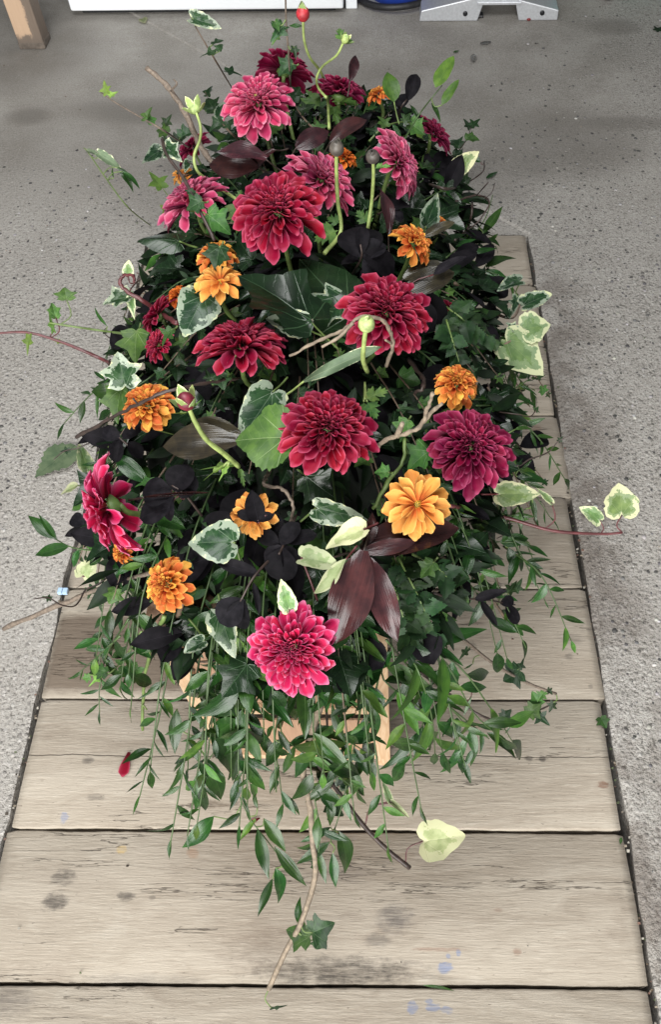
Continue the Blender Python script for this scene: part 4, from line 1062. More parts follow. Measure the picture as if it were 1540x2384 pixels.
Lf('cream edged ivy leaf facing up over the stand rail', 'var', (515, 1596), (434, 1616), .0, .85, .1, -.02, var=0, h=None) if False else Lf('cream edged ivy leaf facing up over the stand rail', 'var', (515, 1596), (434, 1616), 10.42, .85, .1, -.01, var=0)
Lf('dark cream edged leaf tucked beside the front cherry dahlia', 'varh', (512, 1425), (545, 1535), .03, .62, .2, 0, var=1)
Lf('small marbled cream leaf above the pine leg', 'varh', (476, 1492), (424, 1518), .02, .7, .1, 0, var=2, petiole=(440, 1440))
Lf('folded cream green leaf at the far corner of the spray', 'varp', (1058, 398), (1118, 352), .03, .6, .5, .0, var=0)
Lf('tall dark green leaf with cream edge beside the small orange dahlia', 'varh', (992, 528), (1024, 448), .05, .6, .6, .0, var=0)
Lf('yellowish green young leaf beside the ivy-crossed pink dahlia', 'lime', (378, 438), (346, 396), .02, 1.0, .2, 0)
Lf('small lime green leaf under the ivy-crossed pink dahlia', 'lime', (395, 478), (370, 512), .03, .9, .2, 0)
Lf('small dark ivy leaf with pale veins lying on the pink dahlia', 'ivy', (470, 470), (432, 488), .085, 1.2, .0, 0, var=0)
Lf('dark ivy leaf lying over the upper orange dahlia', 'ivy', (512, 575), (500, 628), .075, 1.1, .0, 0, var=2)
Lf('dark ivy leaf lying over the far turned-away crimson dahlia', 'ivy', (682, 150), (646, 172), .11, 1.2, .0, 0, var=2)
Lf('plain olive round leaf below the ivy-crossed pink dahlia', 'ivyb', (485, 500), (535, 540), .05, 1.0, .2, .0)
Lf('big mid green ivy leaf beside the small red dahlia', 'ivyb', (318, 772), (312, 845), .03, 1.0, .1, 0, var=0)
Lf('three pointed ivy leaf in front of the half hidden red dahlia', 'ivyb', (400, 768), (372, 805), .05, 1.1, .2, 0, var=1)
Lf('small ivy leaf with pale veins below the bowl-shaped crimson dahlia', 'ivy', (512, 872), (522, 908), .06, 1.1, 0, 0, var=0)
Lf('small upright ivy leaf beside the thin dark twig', 'ivy', (490, 885), (478, 858), .04, 1.1, 0, 0, var=1)
Lf('small bright green ivy leaf between the central dahlia and the open yellow one', 'ivyb', (905, 1100), (872, 1098), .05, 1.1, .1, 0, var=2)
Lf('plain green ivy leaf beside the knobbly twig', 'ivyb', (950, 980), (925, 1020), .04, 1.0, .2, 0, var=0)
Lf('broad green leaf under the deep wine dahlia', 'ivyb', (1000, 1050), (945, 1090), .03, 1.0, .2, 0, var=3)
Lf('grey green ivy leaf catching light above the lower black leaves', 'ivyb', (1010, 1310), (978, 1345), .05, 1.0, .2, 0, var=0)
Lf('single pear-shaped green leaf standing up at the far end', 'pear', (918, 238), (904, 164), .09, 1.0, .1, 0, name='green_leaf', petiole=(930, 290))
Lf('glossy green broad leaf beneath the tall black leaves by the cherry dahlia', 'rusw', (268, 1060), (345, 1125), .02, 1.0, .1, 0, name='green_leaf')
Lf('plain green glossy leaf beneath the round black leaves', 'rusw', (345, 1195), (430, 1225), .02, .9, .1, 0, name='green_leaf')
Lf('bright lobed leaf spreading below the arched twig bud', 'pars', (855, 935), (880, 975), .06, 1.1, 0, 0, name='green_leaf', stalk='p', petiole=(850, 890))
Lf('bright lobed leaf reaching sideways below the arched twig bud', 'pars', (850, 930), (905, 905), .06, .8, 0, 0, name='green_leaf', stalk='p', petiole=(850, 890))
Lf('bright narrow lobed leaf hanging below the arched twig bud', 'pars', (848, 935), (848, 975), .055, .6, 0, 0, name='green_leaf', stalk='p', petiole=(850, 890))
sprig('toothed dark green fern frond over the mostly covered red dahlia', 'fern_frond', 'fern', [(1040, 715, .03), (1095, 755, .045), (1158, 795, .04)], 'tooth', 19, .030, ang=58, start=.05)
sprig('toothed dark green fern frond pointing down below the covered red dahlia', 'fern_frond', 'fern', [(1040, 745, .03), (1055, 795, .035), (1072, 850, .03)], 'tooth', 15, .026, ang=58, start=.05)
sprig('toothed fern frond beneath the burgundy leaves at the front', 'fern_frond', 'fern', [(930, 1300, .01), (970, 1380, .02), (1015, 1475, .01)], 'tooth', 19, .030, leaves=[], ang=60, start=.05)
sprig('second toothed fern frond spreading beside the hanging burgundy leaf', 'fern_frond', 'fern', [(960, 1290, .01), (1030, 1330, .01), (1075, 1400, .0)], 'tooth', 17, .028, ang=60, start=.05)
sprig('third fern frond fanning out under the open yellow dahlia', 'fern_frond', 'fern', [(910, 1330, .0), (935, 1420, .01), (960, 1500, .0)], 'tooth', 17, .028, ang=60, start=.05)
B = lambda lab, b, t, h=.05, wid=1.0, roll=0, td=0, kind='burg', var=None: Lf(lab, kind, b, t, h, wid, roll, td, name='burgundy_leaf', cat='leaf', stalk='k', var=var)
B('glossy brown leaf reflecting daylight beside the bent dark red bud', (552, 1028), (372, 1030), .05, 1.15, .1, 0, 'olive', 0)
B('smaller brown leaf behind the glossy brown one', (560, 1010), (440, 985), .035, 1.0, -.3, 0, 'olive', 1)
B('broad burgundy leaf spreading behind the open yellow dahlia', (840, 1280), (1066, 1208), .045, .95, -.15, 0, 'burg', 1)
B('brownish burgundy leaf standing behind the cream pair', (850, 1275), (878, 1195), .05, 1.0, .4, 0, 'burg', 0)
B('wide burgundy leaf hanging down beside the front cherry dahlia', (848, 1282), (788, 1498), .075, .98, .1, -.02, 'burg', 2)
B('burgundy leaf with curled tip hanging toward the pine leg', (858, 1300), (925, 1490), .065, .85, -.2, -.02, 'burg', 0)
B('small brown burgundy leaf lying over the fan of leaves', (835, 1285), (975, 1262), .06, .6, .3, 0, 'burg', 1)
B('glossy dark burgundy leaf lying under the rose pink dahlia', (620, 372), (500, 328), .04, 1.2, .3, 0, 'burg', 1)
B('second glossy burgundy leaf in the dark hollow left of the crimson dahlias', (600, 390), (480, 380), .03, 1.1, -.2, 0, 'burg', 2)
B('curved dark burgundy leaf beneath the rose pink dahlia', (640, 350), (560, 400), .04, 1.1, .2, 0, 'burg', 0)
B('broad dark burgundy leaf behind the tall grey bud', (690, 345), (765, 298), .04, 1.3, .3, 0, 'burg', 1)
B('brown burgundy strap leaf standing beside the thinner grey bud stem', (905, 545), (902, 425), .05, .8, .5, 0, 'burg', 0)
B('slim burgundy leaf pointing up at the far end behind the wine dahlia', (815, 190), (834, 122), .09, .8, .4, 0, 'burg', 1)
B('slanting brown leaf below the wine dahlia at the far end', (770, 330), (850, 262), .03, .9, .2, 0, 'burg', 2)
B('brown pointed leaf over the small orange dahlia', (985, 552), (1060, 512), .055, .7, .2, 0, 'olive', 0)
B('dark brown leaf beside the orange dahlia near the board end', (945, 680), (1058, 625), .04, 1.2, .1, 0, 'olive', 1)
B('dark olive leaf with shiny edge below the tilted orange dahlia', (940, 650), (1040, 605), .03, 1.1, -.2, 0, 'olive', 0)
B('thin brown dry leaf lying over the round black leaves', (335, 1158), (480, 1143), .065, .14, .2, 0, 'burg', 1)
# ---------------------------------------------------------------- black dyed foliage
def black(label, stem, leaves):
    return sprig(label, 'black_leaf_sprig', 'black foliage', stem, 'black', 0, .05, 'k', (.0017, .0011), leaves=leaves)
black('pair of black rounded leaves standing up at the far end', [(925, 285, .0), (935, 250, .05), (955, 225, .07)], [(930, 255, 945, 215, 'black', 1.1), (950, 235, 972, 168, 'black', .62), (935, 250, 915, 232, 'black', .9)])
black('large cluster of round black leaves in front of the two grey bud stems', [(820, 640, .0), (842, 600, .06), (840, 570, .08)], [(838, 600, 812, 518, 'black', .95), (845, 598, 872, 520, 'black', .85), (850, 588, 925, 628, 'black', .95), (838, 610, 792, 600, 'black', .7), (842, 600, 890, 560, 'black', 1.1), (846, 605, 905, 655, 'black', 1.1)])
black('round black leaves beside the twig-crossed crimson dahlia', [(930, 690, .0), (950, 700, .04)], [(940, 690, 1035, 705, 'black', .8), (945, 705, 1015, 765, 'black', .9), (940, 700, 1045, 745, 'black', .85), (1010, 640, 1085, 590, 'blackp', .7)])
black('black leaves at the small corner behind the edge-on mauve dahlia', [(880, 500, .0), (915, 480, .03)], [(905, 490, 950, 462, 'black', 1.1), (912, 490, 940, 510, 'black', .9)])
black('pair of round black leaves below the orange ball dahlia', [(330, 1060, .0), (290, 1030, .03), (270, 1010, .04)], [(280, 1020, 236, 1000, 'black', .9), (285, 1022, 330, 985, 'black', .95), (280, 1022, 262, 1075, 'black', .7), (300, 1030, 330, 1060, 'black', .9)])
black('big round black leaves beside the bent dark red bud', [(470, 1200, .0), (430, 1150, .04), (400, 1130, .05)], [(410, 1145, 425, 1080, 'black', 1.25), (400, 1150, 330, 1142, 'black', 1.1), (405, 1155, 372, 1205, 'black', 1.15), (420, 1160, 450, 1110, 'black', 1.0), (400, 1180, 320, 1200, 'black', .9)])
black('small star of black leaves over the concrete edge', [(260, 1215, .0), (215, 1222, .01), (195, 1225, .02)], [(198, 1222, 160, 1200, 'black', .9), (196, 1226, 150, 1250, 'blackp', 1.0), (198, 1228, 196, 1272, 'black', .62), (198, 1222, 226, 1198, 'black', .8), (200, 1228, 228, 1240, 'black', .8)])
black('black pointed leaves resting on the yellow dahlia', [(650, 1195, .04), (620, 1200, .08)], [(602, 1218, 584, 1142, 'blackp', 1.5), (598, 1212, 552, 1190, 'black', .7), (600, 1212, 632, 1196, 'black', .8)])
black('cluster of black leaves in the middle of the front end', [(690, 1200, .02), (660, 1270, .05), (650, 1290, .06)], [(650, 1265, 600, 1240, 'black', .8), (655, 1268, 690, 1215, 'black', .9), (660, 1275, 650, 1352, 'black', 1.25), (665, 1262, 735, 1240, 'black', .75), (662, 1270, 690, 1330, 'black', .8), (655, 1240, 640, 1200, 'black', .9), (665, 1275, 610, 1300, 'black', .7)])
black('pointed purple black leaves beside the orange red dahlia', [(640, 1290, .04), (590, 1345, .07), (560, 1400, .07)], [(606, 1340, 496, 1302, 'blackp', .75), (590, 1355, 606, 1430, 'blackp', .5), (565, 1395, 508, 1450, 'black', 1.2), (570, 1395, 545, 1470, 'black', .8)])
black('black oval leaves standing off the edge beside the deep wine dahlia', [(1180, 1060, .0), (1200, 1030, .02), (1215, 1045, .02)], [(1192, 1035, 1185, 972, 'black', .85), (1212, 1040, 1285, 1010, 'black', .62), (1208, 1045, 1228, 1120, 'black', 1.05), (1165, 1000, 1150, 950, 'black', .8)])
black('spray of black leaves reaching over the boards at the front corner', [(1010, 1380, .0), (1060, 1395, .0), (1120, 1395, .01), (1200, 1408, .01)], [(1080, 1400, 1022, 1378, 'black', .7), (1060, 1398, 1060, 1450, 'blackp', .9), (1105, 1396, 1180, 1372, 'blackp', .8), (1120, 1398, 1160, 1458, 'blackp', .7), (1165, 1405, 1200, 1395, 'black', .9), (1180, 1406, 1208, 1452, 'black', .8), (1090, 1395, 1040, 1360, 'blackp', .6), (1072, 1390, 1078, 1430, 'blackp', .7)])
# ================================================================ ivy trails
def ivy(label, pts, leaves, stem='b', r=(.0018, .0009), n=0, kind='ivy', size=.03, group=None):
    return sprig(label, 'ivy_trail', 'ivy', pts, kind, n, size, stem, r, leaves=leaves, group=group, knob=.15)
ivy('ivy trail with glossy grey-green leaf raised at the far left corner', [(540, 205, .03), (510, 155, 10.74), (480, 105, 10.76), (455, 62, 10.78)], [(446, 42, 515, 64, 'varh', .55, .3), (500, 125, 462, 128, 'ivy'), (495, 105, 520, 92, 'ivy', .8), (512, 120, 515, 98, 'ivy'), (525, 165, 565, 175, 'bird')])
ivy('ivy trail with lime green tip leaves over the concrete', [(440, 345, .02), (390, 310, 10.70), (330, 275, 10.70), (270, 240, 10.70), (234, 215, 10.70)], [(250, 220, 240, 185, 'lime', .9), (255, 225, 275, 212, 'lime', 1), (340, 282, 350, 245, 'ivyb'), (345, 285, 365, 275, 'ivyb'), (420, 320, 455, 300, 'ivy')], 'y')
ivy('thin upright ivy stem rising past the far crimson dahlia', [(677, 205, .06), (672, 120, 10.86), (667, 60, 10.90), (665, -20, 10.95)], [(660, 60, 630, 98, 'bird', .9), (650, 80, 632, 105, 'ivyb', .8), (640, 50, 650, 72, 'ivyb', .8), (685, 110, 690, 140, 'bird', .9)], 'y', (.0014, .0011))
ivy('dark ivy trail hooked over the pink dahlia with a dry curled tip', [(500, 560, .05), (470, 500, 10.77), (430, 420, 10.78), (388, 360, 10.79), (378, 325, 10.79)], [(375, 350, 328, 378, 'varh', .9), (385, 340, 420, 372, 'var', .8), (380, 320, 395, 335, 'bird', .6), (452, 455, 430, 440, 'ivy', .8)], 'k', (.0026, .0022))
ivy('slender grey vine with drooping pale leaves over the concrete', [(350, 525, .01), (300, 485, 10.52), (250, 420, 10.54), (205, 355, 10.56), (195, 345, 10.56)], [(230, 358, 285, 395, 'grey', .35), (205, 352, 235, 362, 'grey', .4), (275, 390, 315, 432, 'slim', 2.0), (285, 400, 330, 430, 'rus', 1.0), (265, 415, 255, 385, 'slim')], 'g', (.0014, .0009))
ivy('dark red vine with lime leaves reaching off the picture edge', [(300, 862, .01), (250, 842, 10.54), (190, 815, 10.55), (130, 792, 10.56), (60, 774, 10.57), (-30, 778, 10.57)], [(68, 780, 62, 830, 'lime', .5), (130, 792, 152, 803, 'lime', .6), (125, 772, 112, 722, 'lime', .35), (130, 740, 120, 702, 'ivyb', .7)], 'r', (.0030, .0016))
ivy('pale green ivy shoot with one lobed leaf over the concrete', [(315, 780, .01), (250, 772, 10.56), (180, 762, 10.57), (115, 752, 10.58)], [(155, 698, 150, 668, 'ivyb', 1.5), (250, 760, 205, 712, 'slim', .8)], 'g', (.0020, .0014))
ivy('variegated ivy shoot with cream leaves left of the hooked vine', [(340, 640, .0), (315, 660, 10.63), (295, 690, 10.62)], [(298, 640, 300, 605, 'varp', .8), (305, 690, 232, 704, 'var', .6), (305, 690, 312, 745, 'varp', .35)], 'r')
ivy('trailing ivy with green and cream heart leaves over the concrete on a dark stem', [(1050, 1178, .02), (1110, 1188, 10.56), (1190, 1208, 10.55), (1290, 1236, 10.54), (1400, 1243, 10.53), (1450, 1240, 10.53)], [(1448, 1200, 1444, 1122, 'varp', .98, .0), (1397, 1212, 1352, 1178, 'varp', .7), (1285, 1170, 1250, 1135, 'varp', .3), (1100, 1190, 1088, 1165, 'ivy')], 'r', (.0026, .0017))
ivy('variegated ivy stem with three shiny marbled leaves above the concrete edge', [(1060, 660, .0), (1110, 700, 10.55), (1150, 728, 10.56), (1195, 740, 10.57), (1215, 700, 10.58)], [(1215, 655, 1158, 672, 'varh', .7), (1205, 690, 1192, 738, 'var', .9), (1218, 712, 1288, 680, 'varh', .62), (1190, 735, 1170, 725, 'var')], 'b', (.0026, .0016))
ivy('ivy stem ending in a bright cream-edged green leaf above the pit edge', [(1060, 850, .01), (1110, 828, 10.57), (1170, 805, 10.58), (1225, 772, 10.59)], [(1220, 768, 1284, 752, 'varp', 1.15, 0), (1178, 790, 1268, 872, 'varp', .75, .1), (1100, 838, 1134, 884, 'varh', .62), (1200, 770, 1180, 748, 'var', .7)], 'b', (.0022, .0015))
ivy('woody ivy stem with one five pointed leaf over the boards', [(1000, 1410, .0), (1080, 1488, 10.42), (1150, 1545, 10.38), (1230, 1590, 10.34), (1296, 1615, 10.31)], [(1212, 1562, 1172, 1586, 'ivy', 1.25, 0), (1210, 1556, 1222, 1532, 'ivy', .9), (1090, 1510, 1068, 1538, 'bird', .6), (1275, 1604, 1290, 1618, 'ivy'), (1102, 1545, 1078, 1560, 'slim'), (1268, 1610, 1250, 1635, 'ivyb'), (1290, 1635, 1278, 1660, 'bird')], 'y', (.0022, .0020))
ivy('thin dark ivy runner curling over the boards under the woody stem', [(980, 1565, .0), (1060, 1625, 10.34), (1120, 1665, 10.31), (1180, 1682, 10.28), (1235, 1662, 10.27), (1285, 1640, 10.27)], [(1170, 1670, 1192, 1652, 'ivy'), (1230, 1660, 1262, 1640, 'ivyb', 1.1), (1225, 1668, 1205, 1680, 'ivy'), (1250, 1660, 1282, 1690, 'bird'), (1190, 1690, 1175, 1710, 'slim'), (1255, 1640, 1240, 1610, 'ivyb'), (1100, 1600, 1095, 1580, 'slim')], 'k', (.0020, .0012))
ivy('dark vine with cream heart leaf hanging lowest on the front boards', [(735, 1770, 10.36), (790, 1845, 10.30), (850, 1925, 10.25), (905, 1980, 10.22), (955, 2020, 10.20)], [(985, 1958, 1086, 1946, 'cream', .95, 0, .0), (912, 1868, 955, 1902, 'cream', .3), (910, 1865, 890, 1815, 'varp', .3)], 'k', (.0028, .0032))
ivy('ivy stem with drooping dark leaves along the board edge by the black spray', [(1030, 1300, .0), (1090, 1330, 10.46), (1150, 1400, 10.42), (1190, 1460, 10.38)], [(1180, 1440, 1225, 1480, 'rusw', .7), (1185, 1380, 1205, 1350, 'bird'), (1200, 1375, 1218, 1345, 'bird'), (1110, 1335, 1090, 1300, 'bird'), (1175, 1430, 1215, 1415, 'bird')], 'b', (.0024, .0018))
ivy('curling brown vine with tiny leaves at the far right of the spray', [(1000, 430, .0), (1050, 440, .03), (1090, 425, .04), (1125, 400, .04), (1128, 375, .04)], [(1085, 430, 1062, 405, 'ivy'), (1060, 440, 1075, 465, 'ivy'), (1120, 378, 1098, 362, 'ruswx' if 'ruswx' in LEAVES else 'rusw')], 'k', (.0024, .0016))
ivy('dry dark vine dropping beside the small orange dahlia', [(1085, 430, .04), (1100, 470, 10.58), (1090, 530, 10.57), (1060, 560, .0)], [(1040, 500, 1075, 490, 'ivyb', .8), (1100, 470, 1120, 450, 'slim')], 'k', (.0022, .0018))
ivy('small ivy sprig with toothed leaves hanging over the dark patch', [(330, 1470, .0), (290, 1530, 10.40), (250, 1570, 10.38), (200, 1570, 10.37)], [(250, 1565, 215, 1555, 'ivyb', 1.0), (275, 1560, 300, 1575, 'ivyb'), (235, 1570, 205, 1600, 'lime', .5), (300, 1550, 330, 1590, 'ivyb'), (210, 1575, 190, 1580, 'ivyb'), (320, 1500, 345, 1520, 'ivy')], 'g', (.0014, .0009))
twig('green and brown cut stem hanging straight down below the orange red dahlia', [(384, 1432, .05), (358, 1490, 10.50), (342, 1550, 10.42), (334, 1620, 10.34), (332, 1698, 10.28)], .0026, .0022, 'g', [([(333, 1640, 10.33), (342, 1652, 10.32)], .0012, .001)], 'cut_stem', 'stem', .1)
twig('thin brown looped vine crossing the front of the pine stand', [(395, 1508, 10.50), (440, 1535, 10.50), (520, 1540, 10.51), (585, 1530, 10.52)], .0018, .0012, 'b', [([(402, 1512, 10.50), (428, 1545, 10.48), (452, 1560, 10.46)], .003, .002), ([(400, 1505, 10.5), (405, 1470, 10.52), (425, 1400, .03)], .003, .003)], 'vine', 'vine', .2)
ivy('dark ivy bunch beside the rose pink dahlia at the far end', [(560, 330, .0), (520, 290, .03), (490, 240, .05), (478, 215, .06)], [(500, 260, 480, 225, 'ivy', 1.1), (510, 275, 520, 235, 'varh', .7), (495, 250, 465, 250, 'ivyb', 1), (520, 290, 485, 300, 'ivy', 1), (530, 300, 545, 270, 'ivy', 1.1), (484, 225, 492, 195, 'ivy', .9)], 'b')
ivy('dark ivy sprig with shiny leaves below the far end wine dahlia', [(760, 320, .0), (720, 290, .02), (690, 250, .04), (680, 215, .05)], [(700, 260, 735, 240, 'ivy', 1), (690, 240, 660, 225, 'ivy', 1), (715, 285, 690, 300, 'var', .9), (730, 300, 765, 290, 'ivyb', .9), (684, 225, 700, 200, 'ivyd2' if 'ivyd2' in LEAVES else 'ivy', .9)], 'b')
ivy('green ivy tangle below the single pear-shaped leaf', [(860, 330, .0), (890, 300, .02), (930, 285, .03), (970, 290, .03)], [(900, 295, 880, 265, 'ivyb', 1), (915, 290, 935, 320, 'rusw', .8), (940, 285, 960, 260, 'ivy', 1), (955, 288, 990, 310, 'ivyb', 1), (880, 310, 850, 295, 'ivy', 1), (965, 290, 1000, 275, 'rusw', .7)], 'g')
ivy('ivy runner with dark leaves spilling past the sideways wine dahlia', [(1000, 400, .0), (1050, 370, .01), (1085, 330, .02), (1100, 290, .03)], [(1055, 360, 1085, 375, 'ivy', 1), (1070, 345, 1050, 320, 'ivy', 1), (1085, 325, 1118, 322, 'ivyb', .9), (1095, 300, 1080, 275, 'bird', 1), (1098, 295, 1120, 275, 'bird', .9), (1030, 385, 1040, 415, 'var', .8)], 'k')
ivy('ivy runner with small leaves spilling past the deep crimson hidden dahlia', [(480, 400, .0), (430, 370, .01), (395, 320, .02), (380, 285, .03)], [(420, 360, 395, 372, 'ivy', 1), (405, 335, 430, 315, 'ivy', 1), (392, 310, 362, 302, 'ivyb', .9), (384, 292, 400, 265, 'bird', 1), (440, 375, 430, 400, 'varh', .7)], 'k')
twig('thin dark twig curling out behind the curling brown vine', [(1060, 470, .0), (1110, 455, 10.6), (1140, 470, 10.61), (1120, 510, 10.6), (1085, 540, 10.58)], .0017, .001, 'k', [([(1110, 456, 10.6), (1138, 425, 10.64)], .0012, .0008)])
# bottom trailing stem
sprig('long pale willow stem trailing to the lowest point over the front boards', 'trailing_stem', 'twig', [(760, 1600, 10.52), (742, 1655, 10.47), (716, 1740, 10.40), (706, 1800, 10.36), (722, 1880, 10.32), (728, 1960, 10.28), (734, 2040, 10.24), (700, 2150, 10.16), (665, 2215, 10.12), (626, 2302, 10.06)], 'ivy', 0, .04, 't', (.0047, .0036), leaves=[(722, 2180, 665, 2165, 'ivyb', 1.1, 0), (745, 2182, 735, 2215, 'ivy'), (728, 2170, 775, 2152, 'ivy', 1.3, 0), (695, 2150, 694, 2090, 'rus', .9), (632, 2345, 672, 2340, 'bird', .3), (736, 2020, 744, 1990, 'ivy')], knob=.06)
# ================================================================ ruscus sprigs
def rus(label, pts, n, size, kind=('rus', 'rus', 'rus', 'rusb'), leaves=None, group=None, **k):
    return sprig(label, 'ruscus_sprig', 'ruscus', pts, kind, n, size, 'd', (.0014, .0007), leaves=leaves, group=group, **k)
rus('ruscus sprig drooping over the concrete beside the orange ball dahlia', [(300, 855, .0), (250, 885, 10.56), (200, 930, 10.52), (150, 985, 10.48)], 7, .05, ('rus', 'slim'))
rus('ruscus sprig with four broad leaves over the concrete edge below the black star', [(290, 1262, .0), (230, 1280, 10.53), (170, 1275, 10.52), (120, 1250, 10.51)], 0, .05, leaves=[(132, 1255, 62, 1196, 'rus', 1.2), (128, 1252, 90, 1195, 'rus', .9), (160, 1272, 78, 1290, 'rusw', .95), (185, 1280, 165, 1322, 'rusw', 1), (215, 1275, 175, 1235, 'rus', 1), (230, 1272, 290, 1240, 'rus', 1), (240, 1285, 205, 1318, 'rusw')])
rus('ruscus sprig hanging over the dark-patched board below the sideways cherry dahlia', [(330, 1330, .0), (270, 1390, 10.46), (240, 1470, 10.42), (230, 1560, 10.38)], 13, .044)
rus('second ruscus sprig hanging over the dark-patched board nearer the cut stem', [(360, 1390, .0), (310, 1450, 10.46), (290, 1530, 10.42), (280, 1600, 10.38)], 12, .044)
rus('ruscus sprig with curved tips reaching lowest beside the cut stem', [(300, 1440, .0), (250, 1520, 10.41), (232, 1600, 10.36), (232, 1660, 10.33)], 9, .042, ('rus', 'slim'))
rus('fine leaved ruscus tip at the side of the dark-patched board', [(280, 1480, .0), (225, 1530, 10.38), (185, 1565, 10.36)], 8, .032, ('slim', 'rus'))
rus('ruscus tip with slim upright leaves beside the board end', [(1040, 600, .0), (1090, 560, 10.57), (1130, 510, 10.58), (1148, 455, 10.60)], 0, .04, leaves=[(1125, 545, 1172, 478, 'rus', 1), (1090, 590, 1160, 575, 'slim', 1.2), (1100, 570, 1070, 545, 'rus'), (1110, 610, 1150, 590, 'slim'), (1060, 575, 1110, 552, 'rus', .8)])
rus('ruscus sprig with five clear leaves over the top board', [(1030, 640, .0), (1080, 628, 10.56), (1120, 628, 10.56), (1160, 640, 10.56)], 0, .05, leaves=[(1132, 622, 1194, 578, 'rus', 1.1), (1090, 632, 1130, 690, 'rus', 1.2), (1130, 632, 1192, 652, 'rus', 1.2), (1085, 625, 1118, 608, 'rus'), (1060, 640, 1100, 672, 'rus'), (1150, 640, 1185, 660, 'rusw')])
rus('wispy ruscus sprig with slim leaves right of the upper orange ball', [(1100, 930, .0), (1150, 930, 10.55), (1190, 910, 10.55), (1230, 885, 10.55)], 7, .045, ('slim', 'rus'))
rus('ruscus sprig with broad leaves beside the deep wine dahlia', [(1110, 945, .0), (1160, 945, 10.55), (1200, 955, 10.54)], 6, .042)
rus('ruscus sprig pointing out behind the black oval leaves', [(1150, 1060, .0), (1200, 1090, 10.53), (1240, 1110, 10.53)], 0, .05, leaves=[(1205, 1110, 1278, 1110, 'rus', 1), (1215, 1095, 1240, 1070, 'rus', .8), (1200, 1000, 1240, 990, 'rus', 1), (1190, 1105, 1160, 1085, 'rusw')])
rus('ruscus sprig with oval leaves over the board below the cream-tipped leaf', [(1050, 1200, .0), (1100, 1240, 10.51), (1150, 1260, 10.50), (1200, 1262, 10.50)], 0, .05, leaves=[(1110, 1255, 1160, 1262, 'rusw', 1.1), (1165, 1262, 1232, 1252, 'rusw', 1), (1185, 1275, 1205, 1330, 'rusw', .9), (1120, 1245, 1090, 1205, 'rus'), (1110, 1215, 1150, 1190, 'rusw', .8), (1075, 1215, 1090, 1290, 'rusw', .8), (1060, 1205, 1075, 1255, 'rus'), (1140, 1260, 1130, 1330, 'rusw', .9)])
rus('ruscus sprig hanging in a loose bunch beneath the oval-leaved one', [(1040, 1290, .0), (1080, 1340, 10.46), (1110, 1380, 10.44)], 8, .04, ('rus', 'rusw'))
rus('ruscus sprig with slim hanging leaves under the trailing dark ivy stem', [(1150, 1190, .0), (1190, 1200, 10.54), (1225, 1185, 10.54)], 0, .04, leaves=[(1205, 1180, 1180, 1220, 'slim', 1.4), (1215, 1180, 1215, 1235, 'slim', 1.3), (1240, 1160, 1250, 1215, 'slim', 1.6), (1180, 1185, 1170, 1225, 'rus', .8)])
rus('long ruscus branch spreading across the boards from the pine leg', [(900, 1490, .0), (960, 1560, 10.42), (1020, 1620, 10.36), (1070, 1670, 10.32), (1110, 1720, 10.29)], 0, .05, leaves=[(945, 1545, 1020, 1575, 'rus', .8), (985, 1575, 1060, 1560, 'slim', 1.4), (960, 1570, 925, 1640, 'rus', .9), (990, 1600, 960, 1660, 'rusb', .9), (1000, 1600, 1055, 1640, 'rus', .7), (1030, 1630, 985, 1700, 'rus', .9), (1040, 1640, 1092, 1650, 'slim', 1.2), (1065, 1670, 1062, 1725, 'rusw', 1), (1080, 1690, 1140, 1718, 'slim', 1.4), (1095, 1700, 1110, 1755, 'rusw', 1), (1070, 1680, 1130, 1690, 'slim'), (1005, 1610, 930, 1610, 'rus', .8), (1110, 1722, 1100, 1790, 'rus', .7), (1090, 1710, 1035, 1830, 'slim', 1.1), (1100, 1745, 1085, 1785, 'rusw', .8)])
rus('ruscus tip with slim leaves ending furthest over the boards', [(1040, 1640, 10.345), (1090, 1680, 10.31), (1140, 1720, 10.29)], 0, .05, leaves=[(1135, 1705, 1215, 1752, 'rus', .8), (1105, 1685, 1180, 1702, 'slim'), (1120, 1700, 1130, 1755, 'slim', 1.4), (1080, 1665, 1100, 1620, 'slim')])
rus('drooping ruscus strand ending in a thin curved leaf beside the pine leg', [(955, 1560, .0), (985, 1640, 10.35), (980, 1710, 10.31), (950, 1765, 10.28)], 0, .05, leaves=[(980, 1700, 895, 1812, 'slim', 1.1), (985, 1660, 1010, 1720, 'rus', .9), (985, 1690, 965, 1760, 'rusw', .8), (990, 1620, 950, 1690, 'rus', .8), (975, 1600, 1010, 1650, 'rus', .8)])
rus('ruscus strand hanging in front of the left pine leg', [(560, 1600, 10.48), (510, 1680, 10.40), (450, 1740, 10.35), (410, 1800, 10.31)], 0, .05, leaves=[(505, 1670, 462, 1620, 'rus', .9), (412, 1650, 405, 1760, 'rus', 1.0), (470, 1720, 445, 1690, 'rusw', .8), (455, 1735, 460, 1775, 'rusw', .9), (440, 1750, 395, 1800, 'slim'), (430, 1770, 400, 1858, 'slim', 1.0), (480, 1700, 420, 1740, 'slim'), (520, 1665, 545, 1720, 'rusb', .9)])
rus('ruscus strand with the big dark pair of leaves left of the lowest stem', [(610, 1610, 10.50), (560, 1690, 10.42), (500, 1750, 10.36), (465, 1800, 10.32)], 0, .05, leaves=[(478, 1775, 532, 1872, 'rus', 1.1), (468, 1790, 456, 1898, 'rus', .95), (515, 1735, 582, 1790, 'rus', 1.0), (510, 1715, 522, 1760, 'rusb', 1.2), (560, 1700, 490, 1700, 'rus', .8), (580, 1660, 620, 1720, 'rus', .9), (540, 1710, 605, 1700, 'rusb')])
